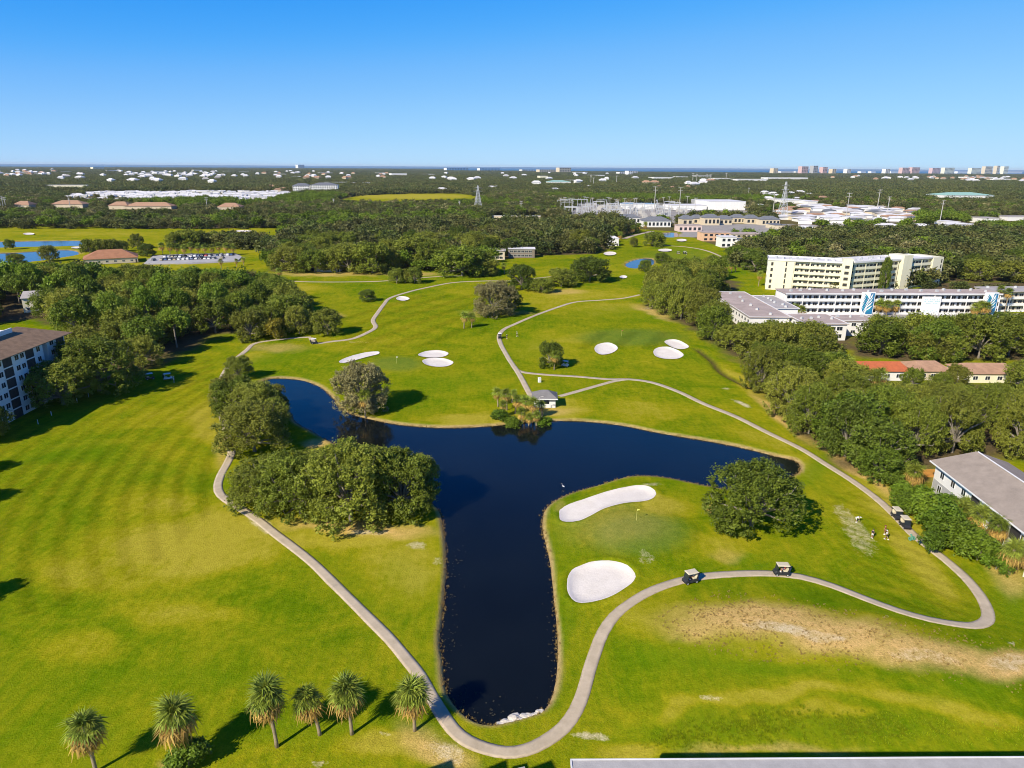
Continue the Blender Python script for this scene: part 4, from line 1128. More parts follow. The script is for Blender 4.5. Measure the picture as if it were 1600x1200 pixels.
# clubhouse with red-brown hip roof and other homes among the near trees
g = G(170, 409); house('clubhouse with wide red-brown hip roof beside the parking lot', g[0] + 2, g[1], 30, 20, BEIGE, M('clubhouse_tiles', (0.36, 0.17, 0.09), .9, .2, .3), 3.2, 4.6, 9, 0.5, name='clubhouse', cat='building', wins=6)
g = G(40, 490); house('cream townhouse with grey roof among the west pines', g[0], g[1] + 8, 9, 10, CREAM, FLAT, 6.0, 2.2, 1, .5, name='townhouse')
g = G(118, 500); house('low grey roofed house hidden among the west wood', g[0] + 3, g[1] + 6, 12, 8, BEIGE, FLAT, 3, 1.5, 2)
g = G(815, 404); low_flat('course_villa', 'two storey brown roofed villa with dark porches at the wood edge', (g[0] - 9, g[1] + 3), (g[0] + 9, g[1] + 3), 10, 6.0, M('brown_siding', (.22, .18, .14), .85, .15, .6), FLATW, porch=True, nac=1)
g = G(765, 408); low_flat('course_villa', 'flat pink roofed villa behind the big oak clump', (g[0] - 10, g[1] + 5), (g[0] + 10, g[1] + 5), 10, 6.0, BEIGE, FLATB, porch=True, nac=1)
g = G(620, 416); house('cream gabled villa peeking between the centre oaks', g[0], g[1] + 5, 12, 9, CREAM, FLAT, 5.8, 2.0, 1)
g = G(512, 425); house('grey roofed villa half hidden by the left centre oaks', g[0], g[1] + 6, 14, 9, WHITE, FLAT, 5.6, 1.6, 2)
g = G(957, 385); house('white two storey house with porch columns at the wood edge', g[0], g[1] + 6, 10, 9, WHITE, FLATW, 6.0, 1.8, 4)

# near roofs at the foot of the picture
GRAVR = M('near_roof', (0.40, 0.385, 0.37), .95, .16, .8, bmp=.5)
e, L = base('near_building', 'long grey flat roof of the near building along the picture foot', 'building', (5.5, 44.7), (60, 45.5))
MB().box(0, L, -28, 0, 0, 12.3).build('wall', WHITE, e)
MB().box(-.3, L + .3, -28.3, .3, 12.303, 12.6).build('roof', GRAVR, e)
MB().box(-.3, L + .3, .303, .40, 12.2, 12.68).box(-.40, -.303, -28.3, .40, 12.2, 12.68).build('roof_edge', FLATW, e)
for k_, (qx, qy) in enumerate(((602, 1199), (806, 1193), (893, 1197))):
    g = G(qx, qy, 12.5)
    o = MB().box(-.75, .75, -6, 0, 12.0, 12.5).build('roof_corner', GRAVR, e); o.location = (g[0] - 5.5, g[1] - 45.1, 0); o.rotation_euler = (0, 0, .25)
for k, (cx, wv, lab) in enumerate(((-24.0, 6.0, 'west gable wing of the tall house behind the near roof'), (-18.2, 5.0, 'middle gable wing of the tall house behind the near roof'), (-13.4, 6.5, 'east gable wing of the tall house behind the near roof'))):
    e = empty('gabled_roof_wing', (cx, 36.8, 0), 0, lab, 'building')
    MB().box(-wv/2, wv/2, -18, 0, 0, 16.9).build('wall', WHITE, e)
    h = 2.6; x0, x1 = -wv/2 - .3, wv/2 + .3
    MB().add([(x0, -18, 16.9), (0, -18, 16.9 + h), (x1, -18, 16.9), (x0, .3, 16.9), (0, .3, 16.9 + h), (x1, .3, 16.9)], [(0, 1, 4, 3), (1, 2, 5, 4), (0, 2, 1), (3, 4, 5), (0, 3, 5, 2)]).build('roof', GRAVR, e)

# ---------------------------------------------------------------- far buildings
FARB = []
def far_block(name, label, px0, px1, pyb, hpx, wall, roof, dep=18, rows=0, group=None, cat='building', hip=False):
    a, b = G(px0, pyb), G(px1, pyb)
    z = max(3.0, height_of((px0 + px1) / 2, pyb, pyb - hpx))
    e, L = base(name, label, cat, a, b, group)
    MB().box(0, L, 0, dep, 0, z - .05).build('wall', wall, e)
    if hip: MB().gable(-.6, L + .6, -.6, dep + .6, z, min(5, dep * .22), min(L * .3, dep * .5)).build('roof', roof, e)
    else: MB().box(-.3, L + .3, -.3, dep + .3, z - .04, z + .5).build('roof', roof, e)
    if rows:
        st = z / rows; sp = max(4.0, 2.6 * a[1] / F * 1.2)
        n = max(1, int(L / sp))
        for r_ in range(rows):
            for i in range(n):
                panel(e, 'window', (i + .5) * L / n, 0, r_ * st + st * .25, L / n * .55, st * .5, GLASS, t=.15)
    cx, cy = (a[0] + b[0]) / 2, (a[1] + b[1]) / 2
    FARB.append((cx, cy + dep / 2, L / 2 + 8, dep / 2 + 6, max(20, min(220, (9.5 - z * .45) / 60 * cy))))
    return e
far_block('white_apartments', 'white four storey apartment block with grey hip roof beside the trailer park', 458, 484, 301, 11, WHITE, SHINGD, 40, 4, hip=True)
far_block('white_apartments', 'longer white four storey apartment block with grey hip roof', 486, 528, 301, 12, WHITE, SHINGD, 40, 4, hip=True)
far_block('warehouse', 'long bright white warehouse beyond the far villas', 1107, 1164, 328, 13, WHITE, FLATW, 60)
far_block('warehouse', 'low white shed joined to the left of the bright warehouse', 1048, 1104, 328, 7, WHITE, FLATW, 40)
far_block('office_block', 'grey-blue glazed block in the white warehouse group', 1086, 1106, 322, 9, GREYW, FLATW, 20, 2)
far_block('control_building', 'low blue-roofed building in the substation', 976, 1024, 327, 8, WHITE, M('blue_roof', (.28, .40, .50), .6, .1, .3), 30)
far_block('blue_white_house', 'white two storey block with dark blue windows by the course end', 1126, 1150, 387, 16, WHITE, FLATW, 12, 2)
far_block('blue_white_house', 'long white row with dark roof right of the white block', 1151, 1204, 388, 13, WHITE, SHINGD, 12, 2)
far_block('peach_row', 'peach two storey row with flat roofs behind the white block', 1098, 1140, 377, 13, PEACH, FLATB, 16, 2)
far_block('peach_row', 'beige galleried row with brown flat roofs behind the white row', 1142, 1188, 378, 12, BEIGE, FLATB, 16, 2)
far_block('peach_row', 'pale pink low row by the tiny dark pond', 1060, 1096, 362, 9, M('pink_stucco', (.70, .55, .50), .85, .08, .5), FLATB, 14, 1)
far_block('villa_row', 'cream gabled long villa with slate roof at the course end', 938, 992, 356, 8, CREAM, SHINGD, 18, 1, hip=True)
far_block('villa_row', 'pink gabled villa with slate roof beside the cream gabled villa', 908, 936, 355, 9, PEACH, SHINGD, 18, 1, hip=True)
far_block('villa_row', 'long slate roofed villa with white dormers behind the cream villa', 930, 1000, 349, 9, WHITE, SHINGD, 16, 1, hip=True)
far_block('villa_row', 'slate roofed villa with white porch gable right of the palms', 1006, 1048, 355, 10, WHITE, SHINGD, 18, 1, hip=True)
for q in [(1066,1082,352,10),(1083,1098,350,9),(1100,1124,352,12),(1124,1144,351,9),(1146,1164,349,9),(1166,1186,350,9),(1190,1218,352,9)]:
    far_block('slate_house', 'slate roofed house in the cluster above the peach rows', *q, BEIGE, SHINGD, 16, 1, 'slate roofed houses above the peach rows', 'house', True)
far_block('round_arena', 'wide low building with pale green roof rising from the far woods', 1478, 1552, 313, 8, WHITE, GREENR, 60, hip=True)
far_block('pool_hall', 'pale green roofed hall in the far centre woods', 858, 892, 288, 4, WHITE, GREENR, 50, hip=True)
far_block('far_hall', 'cream block in the far centre woods', 844, 856, 281, 6, CREAM, FLATW, 40)
far_block('white_hall', 'flat white hall at the right edge behind the woods', 1560, 1612, 378, 12, WHITE, FLATW, 30)
far_block('white_hall', 'grey roofed shed among trees near the right edge', 1534, 1560, 349, 8, WHITE, FLAT, 20)
far_block('white_hall', 'long pale shed at the far right edge', 1574, 1620, 345, 6, WHITE, FLAT, 20)
for q, lab in [((20,46,326,6),'tan hip roofed house left of the long brown roofs'),((80,130,327,8),'wide tan roofed house before the trailer park'),((170,200,327,6),'grey roofed house left of the long orange roof'),((196,268,327,5),'very long orange roofed row before the trailer park'),((340,375,328,5),'orange roofed row behind the belt of trees')]:
    far_block('ranch_house', lab, *q, BEIGE, TILEB, 22, 0, hip=True, cat='house')
far_block('cream_row', 'long cream row with white roof far behind the trailer park', 62, 136, 293, 3.5, CREAM, FLATW, 30)
far_block('white_complex', 'far cream office block on the western skyline', 146, 163, 265, 4, CREAM, FLATW, 60)
far_block('white_complex', 'far white tower alone on the western sea horizon', 466, 476, 263.5, 6, WHITE, FLATW, 60)
far_block('white_complex', 'far white building with two wings in the centre woods', 612, 636, 276, 5, WHITE, FLATW, 60)
for q in [(698,732,266.5,4),(750,782,267,4)]: far_block('beach_hotel', 'far white and cream hotel row at the coast', *q, WHITE, FLATW, 60, 2, 'hotel rows at the coast')
for q, lab in [((874,892,270,8),'tan stepped hotel tower on the centre skyline'),((843,868,270,5),'pale pink hotel left of the tan stepped tower'),((816,836,268,3),'low white hotel left of the pink hotel')]:
    far_block('hotel_tower', lab, *q, BEIGE if 'tan' in lab else WHITE, FLATW, 60, 3)
for q, lab in [((982,988,274,7),'white slab tower on the centre right skyline'),((988,996,272,5),'dark glazed office beside the white slab tower'),((968,982,273,4),'grey low office left of the white slab tower')]:
    far_block('office_tower', lab, *q, WHITE if 'white' in lab else GREYW, FLATW, 50, 3)
for q in [(1022,1052,281,4),(1060,1075,279,3),(1117,1143,282,3.5),(1152,1200,284,4),(1200,1262,282,4.5),(886,905,284,2.5),(925,945,276,2.5),(1510,1552,280,3.5),(1552,1584,282,2.5),(1225,1258,318,5),(1262,1284,319,4)]:
    far_block('commercial_shed', 'long low white commercial roof among the far eastern trees', *q, WHITE, FLATW, 60, 0, 'white commercial roofs in the far east')
for q in [(2,20,273,2.5),(30,48,272,2.5),(52,78,274,2.5),(95,112,270,1.6),(168,192,268,2),(196,214,272,3),(220,238,273,3),(240,262,271,3),(278,288,273,3),(303,316,268,2.5),(350,362,269,1.6),(372,392,270,1.6),(430,448,274,2.2),(452,470,278,2.5),(500,520,272,2),(548,580,288,2),(505,545,287,2),(590,606,272,2),(664,680,274,2),(900,918,271,2),(1090,1112,277,2.4)]:
    far_block('suburb_building', 'pale flat roofed building lost in the far western suburbs', *q, WHITE, FLATW, 60, 0, 'pale buildings in the far west')
for q in [(1268,1298,325,5),(1300,1330,333,5),(1336,1366,327,5),(1372,1400,335,5),(1236,1262,344,6),(1290,1312,345,6),(1330,1352,346,6),(1402,1424,345,5),(1480,1500,352,5),(1505,1526,356,5),(1262,1280,360,6),(1210,1228,358,6)]:
    far_block('town_shop', 'low flat roofed shop in the eastern town beyond the cream condominium', *q, random.choice([WHITE, BEIGE]), random.choice([FLATW, FLATW, FLAT, SHINGD]), 22, 0, 'flat roofed shops in the eastern town')
PINKT = M('pink_tower', (.62, .42, .40), .85, .08, .1)
TANT = M('tan_tower', (.66, .55, .38), .85, .08, .1)
for px0, px1, top, wm in [(1208,1215,263,'t'),(1252,1262,260,'p'),(1270,1277,259,'g'),(1285,1292,261,'p'),(1300,1306,264,'t'),(1323,1329,264,'w'),(1383,1390,264,'w'),(1409,1420,262,'p'),(1424,1436,261.5,'p'),(1456,1468,262.5,'p'),(1475,1490,262,'c'),(1517,1531,262.5,'c'),(1538,1549,260,'t'),(1556,1560,259,'t'),(1567,1574,260,'c')]:
    far_block('beach_tower', {'t': 'tan', 'p': 'pink', 'g': 'grey', 'w': 'white', 'c': 'cream'}[wm] + ' high rise beach tower standing against the sea on the skyline', px0, px1, 272.0, 272.0 - top, {'t': TANT, 'p': PINKT, 'g': GREYW, 'w': WHITE, 'c': CREAM}[wm], FLATW, 50, 5,
              {'t': 'tan', 'p': 'pink', 'g': 'grey', 'w': 'white', 'c': 'cream'}[wm] + ' beach towers')
for q in [(1220,1240),(1243,1251),(1345,1353),(1361,1368),(1392,1406),(1496,1512),(1574,1597)]:
    far_block('beach_hotel', 'low white beachfront building between the skyline towers', *q, 271.0, 3.2, WHITE, FLATW, 50, 0, 'low beachfront buildings')

# trailer park: rows of small white homes
def mh_proto():
    b = MB().box(-8, 8, -2.4, 2.4, .3, 3.0)
    r = MB().gable(-8.4, 8.4, -2.9, 2.9, 3.1, .9, 0)
    return b.mesh('wall', WHITE), r.mesh('roof', FLATW)
mhw, mhr = mh_proto()
park = [(62,312),(100,306),(150,301),(260,299),(430,300),(470,302),(430,310),(418,318),(330,316),(225,315),(140,313)]
pw = np.array([G(*q)[:2] for q in park])
pts = []
_r = np.random.default_rng(21)
lo, hi = pw.min(0), pw.max(0)
for yy in np.arange(lo[1], hi[1], 25.0):
    for xx in np.arange(lo[0], hi[0], 19.0):
        p = np.array([xx + _r.uniform(-3, 3), yy + _r.uniform(-5, 5)])
        if inside(p[:1], p[1:], pw)[0] and vnoise(np.array([p[0] / 50]), np.array([p[1] / 50]))[0] < .70: pts.append(p)
_r.shuffle(pts)
PARK = pts[:290]
for p in PARK:
    e = empty('trailer_home', (p[0], p[1], 0), .12 + _r.uniform(-.06, .06) + (math.pi / 2 if _r.random() < .25 else 0), 'small white trailer home in the packed park left of the field', 'trailer home', 'white trailer homes in the park')
    link('wall', mhw, e); link('roof', mhr, e)
# towns: scattered small houses
hw = {'w': MB().box(-7, 7, -5, 5, 0, 3.4).mesh('wall', WHITE), 'b': MB().box(-7, 7, -5, 5, 0, 3.4).mesh('wall', BEIGE)}
hr = [MB().gable(-7.7, 7.7, -5.7, 5.7, 3.5, 1.5, 4).mesh('roof', m) for m in (FLATW, FLATW, TILEB, SHINGD, FLAT)]
TOWN = []
ROOFN = ['white', 'white', 'brown', 'slate', 'grey']
def town(poly, n, where, kinds, smin=1.0, smax=1.6):
    w_ = np.array([G(*q)[:2] for q in poly])
    lo, hi = w_.min(0), w_.max(0); k = 0; t_ = 0
    while k < n and t_ < 4000:
        t_ += 1
        # even spread over the picture rows, which are crowded towards the horizon
        y = 1 / _r.uniform(1 / hi[1], 1 / lo[1]); x = _r.uniform(lo[0], hi[0])
        if not inside(np.array([x]), np.array([y]), w_)[0]: continue
        if any((x - q[0]) ** 2 + (y - q[1]) ** 2 < 26 ** 2 for q in TOWN): continue
        i = random.choice(kinds); s = _r.uniform(smin, smax) * (1 if y < 2200 else 1.35)
        e = empty('far_house', (x, y, 0), _r.uniform(-.5, .5), ROOFN[i] + ' roofed house ' + where, 'house', ROOFN[i] + ' roofed houses ' + where)
        e.scale = (s, s, 1.15 if y < 1300 else _r.uniform(1.4, 2.0) if y < 2200 else 3.6)
        link('wall', hw['w' if i < 2 else 'b'], e); link('roof', hr[i], e)
        TOWN.append((x, y)); k += 1
HAZE_TOP = 80
town([(1200,336),(1260,322),(1440,330),(1430,348),(1250,352)], 60, 'in the eastern town beyond the villas', [0, 1, 3, 4, 2])
town([(1180,330),(1180,300),(1260,300),(1300,320),(1240,330)], 14, 'by the lattice tower in the eastern town', [0, 1, 2])
town([(1240,362),(1330,355),(1480,352),(1560,360),(1540,372),(1260,384)], 10, 'among the trees behind the cream condominium', [0, 1, 3, 4])
town([(-20,280),(-20,268),(90,266),(90,276)], 30, 'in the far western suburb', [0, 1, 2])
town([(185,278),(185,268),(345,270),(345,279)], 34, 'in the far suburb behind the trailer park', [0, 1])
town([(400,283),(400,268),(620,270),(620,282)], 34, 'in the far suburb left of the field', [0, 1, 2])
town([(90,290),(100,274),(400,276),(400,290)], 30, 'scattered in the woods behind the trailer park', [0, 1, 4])
town([(1000,300),(1000,284),(1110,286),(1110,300)], 12, 'in the woods behind the substation', [0, 2, 2])
town([(1300,282),(1300,276),(1600,278),(1600,288)], 40, 'in the far eastern suburb below the beach towers', [0, 1, 2])
town([(640,300),(640,272),(1000,272),(1000,300)], 30, 'scattered in the far centre woods', [0, 1])
town([(420,300),(420,292),(455,290),(455,300)], 4, 'beside the white apartments', [2, 2, 0])

# far-off woods
rg = np.random.default_rng(11)
def ring_pts(r0, r1, sp):
    n = int(1.75 / 2 * (r1 * r1 - r0 * r0) / (sp * sp))
    r_ = np.sqrt(rg.random(n) * (r1 * r1 - r0 * r0) + r0 * r0); a = rg.uniform(-.80, .80, n)
    return np.column_stack([r_ * np.sin(a), r_ * np.cos(a)])
def keepers(p, extra):
    ok = np.ones(len(p), bool)
    for w_ in list(WOODW.values()) + FIELDW + GRAVW: ok &= ~inside(p[:, 0], p[:, 1], w_)
    ok &= ~(inside(p[:, 0], p[:, 1], pw) & (rg.random(len(p)) < .82))
    for w_ in PONDP.values(): ok &= sdf(p[:, 0], p[:, 1], w_, 60) > 14
    qx, qy = PR(p[:, 0], p[:, 1], 0.0 * p[:, 0])
    ok &= ~inside(qx, qy, [(-300,430),(-300,420),(430,424),(640,424),(760,432),(780,402),(870,397),(950,378),(985,364),(1060,358),(1095,372),(1150,393),(1187,425),(1240,450),(1700,455),(1700,1300),(-300,1300)])
    ok &= ~inside(qx, qy, [(760,350),(860,350),(870,356),(760,356)])
    for cx, cy, hx, hy, fr in FARB:
        ok &= ~((np.abs(p[:, 0] - cx * np.clip(p[:, 1] / cy, .8, 1)) < hx + extra) & (p[:, 1] < cy + hy + extra) & (p[:, 1] > cy - hy - fr))
    for cx, cy in TOWN + [tuple(q) for q in PARK]:
        ok &= ~((np.abs(p[:, 0] - cx * np.clip(p[:, 1] / cy, .8, 1)) < 9 + extra * .5) & (p[:, 1] < cy + 8 + extra * .3) & (p[:, 1] > cy - 12 - (.06 if cy < 2200 else .06) * cy))
    return p[ok]
FP, FS, FI = [], [], []
def addf(p, R0, R1, h0, h1, kinds):
    n = len(p)
    h = rg.uniform(h0, h1, n) * (.75 + .5 * fbm(p[:, 0] / 160, p[:, 1] / 160, 2))
    R_ = rg.uniform(R0, R1, n)
    z = np.zeros(n)
    FP.append(np.column_stack([p, z])); FS.append(np.column_stack([R_, R_, h]))
    zone = fbm(p[:, 0] / 220 + 30, p[:, 1] / 220, 2)
    FI.append(np.where(zone > .60, kinds[-1], rg.choice(kinds[:-1], n)) if len(kinds) > 3 else rg.choice(kinds, n))
addf(keepers(ring_pts(400, 1500, 9.4), 2), 4.0, 8.0, 5.5, 11, [0, 1, 2, 3, 0, 1, 2, 3, 4, 6, 5])
p = ring_pts(1500, 4200, 24); addf(keepers(p, 6), 17, 24, 5.5, 9, [7, 8, 9])
p = ring_pts(4200, 10000, 62); addf(keepers(p, 10), 44, 58, 5, 8, [7, 8, 9])
p = ring_pts(9800, 15500, 120); p = p[(p[:, 0] < -1200) | (p[:, 1] < 9300)]; addf(p, 90, 120, 5, 8, [7, 8, 9])
scatter('distant_woodland', np.vstack(FP), np.vstack(FS), np.concatenate(FI), 'distant suburban woodland reaching to the horizon as one mass')

# ---------------------------------------------------------------- thin sea air between here and the horizon
hz = MB().box(-30000, 30000, -200, 34000, -6.0, 105.0)
hm = bpy.data.materials.new('sea_air'); hm.use_nodes = True
hm.node_tree.nodes.remove(hm.node_tree.nodes['Principled BSDF'])
pv = hm.node_tree.nodes.new('ShaderNodeVolumePrincipled'); pv.inputs['Color'].default_value = (.80, .90, 1, 1); pv.inputs['Density'].default_value = 2.2e-5
hm.node_tree.links.new(pv.outputs[0], hm.node_tree.nodes['Material Output'].inputs['Volume'])
tag(hz.build('haze', hm), kind='stuff')

# ---------------------------------------------------------------- palms
def frond_mesh(seed, mat, n=13, L=1.05, droop=0.35, pet=0.75):
    """one fan leaf: stalk along +x, narrow segments spreading from its end and drooping at the tips"""
    rng = random.Random(seed); v, f, t = [], [], []
    def quad(a, b, c, d, tt):
        k = len(v); v.extend([a, b, c, d]); f.append((k, k + 1, k + 2, k + 3)); t.extend([tt] * 4)
    quad((0, -.03, 0), (0, .03, 0), (pet, .02, .05), (pet, -.02, .05), .3)
    for i in range(n):
        a = rad(-105 + 210 * i / (n - 1) + rng.uniform(-5, 5)); l = L * (.75 + .35 * math.cos(a * .7)) * rng.uniform(.85, 1.1)
        dx, dy = math.cos(a), math.sin(a); w_ = .055
        m = (pet + dx * l * .55, dy * l * .55, .06 + .05 * rng.random()); e = (pet + dx * l, dy * l, .02 - droop * l * rng.uniform(.5, 1.2))
        o = (pet, 0, .05); nx, ny = -dy * w_, dx * w_; tt = rng.random()
        quad((o[0] - nx * .4, o[1] - ny * .4, o[2]), (m[0] - nx, m[1] - ny, m[2]), (m[0] + nx, m[1] + ny, m[2]), (o[0] + nx * .4, o[1] + ny * .4, o[2]), tt)
        quad((m[0] - nx, m[1] - ny, m[2]), (e[0] - nx * .15, e[1] - ny * .15, e[2]), (e[0] + nx * .15, e[1] + ny * .15, e[2]), (m[0] + nx, m[1] + ny, m[2]), min(1, tt * 1.15))
    return np.array(v), np.array(f), np.array(t)
GF = [frond_mesh(i, FROND) for i in range(4)]
DF = [frond_mesh(50 + i, DEADF, 9, .95, .8) for i in range(3)]
GFM = [fast_mesh('frond', v, f, FROND, {'tint': t}) for v, f, t in GF]
DFM = [fast_mesh('dead_frond', v, f, DEADF, {'tint': t * .8}) for v, f, t in DF]
def frond_places(seed, ng, nd):
    rng = random.Random(seed); out = []
    for i in range(ng):
        el = rad(88 - 104 * ((i + .5) / ng) ** .9 + rng.uniform(-16, 14)); az = i * 2.39996 + rng.uniform(-.35, .35)
        out.append((0, az, el, rng.uniform(.72, 1.18)))
    for i in range(nd):
        out.append((1, i * 2.39996 + rng.uniform(-.3, .3), rad(2 - 70 * ((i + .5) / max(1, nd)) + rng.uniform(-10, 10)), rng.uniform(.95, 1.2)))
    return out
def trunk_mesh(h, lean, r0=.19):
    b = MB(); n = 7
    b.tube([(lean * (i / n) ** 1.6, 0, -.15 + (h + .15) * i / n) for i in range(n + 1)], [r0 * (1.25 if i == 0 else 1 + .06 * (i % 2)) for i in range(n + 1)], 9)
    return b.mesh('trunk', PBARK, True)
def palm(x, y, h, label, group=None, R_=1.9, detailed=False, ng=44, nd=22, seed=0, lean=None, name='palm_tree'):
    rng = random.Random(seed * 7 + 1)
    lean = rng.uniform(-.6, .6) if lean is None else lean
    e = empty(name, (x, y, tz(x, y)), rng.uniform(0, 6.28) if not detailed else 0, label, 'palm', group)
    link('trunk', trunk_mesh(h, lean), e)
    k = R_ / 1.75
    if detailed:
        for dead, az, el, s in frond_places(seed, ng, nd):
            o = link('dead_frond' if dead else 'frond', rng.choice(DFM if dead else GFM), e)
            o.location = (lean, 0, h - (.55 if dead else 0) - (.0 if el > .3 else .25)); o.rotation_euler = (rng.uniform(-.4, .4), -el, az); o.scale = (s * k,) * 3
    else:
        key = ('pc', seed % 4, ng, nd)
        def mk():
            out = []
            for dd in (0, 1):
                vs_, fs_, ts_, off = [], [], [], 0
                for dead, az, el, s in frond_places(seed % 4, ng, nd):
                    if dead != dd: continue
                    v, f, t = rng.choice(DF if dead else GF)
                    R4 = np.array((Matrix.Rotation(az, 3, 'Z') @ Matrix.Rotation(-el, 3, 'Y')))
                    vs_.append((v * s) @ R4.T + np.array([0, 0, -.5 * dead - (0 if el > .3 else .2)])); fs_.append(f + off); ts_.append(t); off += len(v)
                out.append(fast_mesh('dead_fronds' if dd else 'crown', np.vstack(vs_), np.vstack(fs_), DEADF if dd else FROND, {'tint': np.concatenate(ts_)}) if vs_ else None)
            return out
        a, b = cached(key, mk)
        o = link('crown', a, e); o.location = (lean, 0, h); o.scale = (k,) * 3
        if b: o = link('dead_fronds', b, e); o.location = (lean, 0, h); o.scale = (k,) * 3
    return e
FPALM = [(150,1206,1112,'stubby palm with a ragged brown skirt, farthest from the lake',34,38,2.0),
         (291,1190,1092,'broad palm with brown skirt and a green shrub at its foot',36,42,2.2),
         (433,1168,1062,'tallest palm of the row on the lawn, long bare trunk',50,30,2.1),
         (500,1149,1072,'palm with slanting trunk between the two tall row palms',44,30,1.8),
         (550,1148,1059,'straight palm with full green head beside the slanting palm',54,28,2.0),
         (648,1142,1062,'full rounded palm on a short trunk at the edge of the cart path',56,30,2.0)]
for i, (bx, by, top, lab, ng, nd, R_) in enumerate(FPALM):
    g = G(bx, by); h = height_of(bx, by, top)
    palm(g[0], g[1], h - R_ * .98, lab, 'palms on the lawn by the lake', R_, True, ng, nd, i + 1, lean=[-.15, -.35, -.55, -1.0, -.30, -.10][i])
T('shrub', 294, 1196, 1160, 66, 'green shrub growing round the foot of the brown skirted palm', None, 'shrub', 'shrub')
def P_(bx, by, top, label, group=None, R_=None, ng=34, nd=12, seed=0, name='palm_tree'):
    g = G(bx, by); h = height_of(bx, by, top)
    R_ = R_ or min(2.1, max(1.2, h * .3))
    return palm(g[0], g[1], max(.5, h - R_ * .75), label, group, R_, False, ng, nd, seed, name=name)
k = 0
for q in [(778,634,606),(792,640,607),(805,646,617),(819,652,620),(833,655,622),(847,651,627),(785,652,627),(815,660,632),(800,628,609),(838,662,636),(826,662,640)]:
    P_(*q, 'palm of the dense clump between the shelter and the lake', 'palms by the shelter', seed=k); k += 1
for q in [(782,657,640,30),(800,662,646,30),(850,660,645,26)]: T('shrub', *q, 'green shrub under the palms beside the shelter', 'shrubs by the shelter', 'shrub', 'shrub')
for q, lab in [((725,514,488),'left palm of the pair on the open fairway'),((737,513,490),'right palm of the pair on the open fairway'),((866,577,547),'palm under the oak beside the parked white cart'),((571,651,606),'pale palm in front of the mossy lakeside oak'),((437,440,419),'palm at the west end of the far fairway path'),((788,428,411),'small palm on the far fairway beside the dense round tree'),((346,420,404),'palm on dry turf right below the parking lot'),((1185,447,424),'brown palm at the corner of the cream condominium'),
               ((1569,490,450),'tall palm before the white block with murals'),((1556,488,446),'taller slim palm beside the mural panel')]:
    P_(*q, lab, seed=k); k += 1
for q in [(370,417,404),(381,414,402)]: P_(*q, 'palm of the pair at the end of the parking lot', 'pair of palms by the parking lot', seed=k); k += 1
for i in range(11): P_(255 + i * 11, 399 - (i % 3) * .6, 379 + (i % 4), 'palm of the row behind the parking lot', 'palms behind the parking lot', 2.6, seed=k); k += 1
for q in [(1134,428,412),(1143,426,411),(1149,425,414)]: P_(*q, 'brownish palm at the head of the oak row', 'palms at the head of the oak row', seed=k); k += 1
for q in [(1186,588,560),(1200,592,562),(1212,585,556),(1175,578,556),(1192,600,574)]: P_(*q, 'feathery palm by the ditch at the edge of the east wood', 'palms at the ditch', 2.2, seed=k); k += 1
for q in [(1292,598,552),(1306,600,550),(1322,600,556),(1375,604,575),(1362,606,578)]: P_(*q, 'leafy palm around the red roofed house', 'palms round the red roofed house', 2.6, seed=k); k += 1
for q in [(1240,497,475),(1252,499,478),(1372,492,468),(1385,493,470),(1398,492,469),(1530,494,470),(1541,494,472),(1520,495,474)]: P_(*q, 'yellowish palm in front of the white galleried block', 'palms before the white block', 2.4, 30, 20, seed=k); k += 1
for i, q in enumerate([(950,370,356),(962,371,354),(975,369,355),(988,366,352),(998,364,349),(1008,362,347),(940,372,360),(968,374,362)]): P_(*q, 'palm along the road below the far villas', 'palms below the far villas', 3.0, seed=k); k += 1
SHL = [(1414,800,772,48,'clipped green shrub nearest the parked carts'),(1444,815,773,62,'large dense green shrub of the hedge by the apartment house'),(1472,836,786,60,'dark green shrub in the middle of the hedge'),(1500,860,815,64,'spreading green shrub below the golden palmettos'),(1526,876,831,56,'green shrub at the lower end of the hedge'),(1478,800,775,52,'shrub against the white wall behind the hedge'),(1440,785,761,40,'shrub at the upper end of the hedge by the fence'),(1408,778,753,34,'small shrub between hedge and east wood'),(1556,890,855,46,'shrub beside the corner palmetto'),(1455,862,828,40,'low shrub on the fairway side of the hedge')]
for q in SHL: T('shrub', *q[:4], q[4], None, 'shrub', 'shrub')
for q in [(1424,762,726),(1412,752,728),(1494,822,784),(1520,838,792),(1545,858,806),(1505,812,780),(1576,898,846),(1588,890,848),(1532,822,786)]:
    P_(*q, 'golden skirted palmetto along the apartment house hedge', 'palmettos along the hedge', 2.0, 34, 26, seed=k, name='palmetto'); k += 1

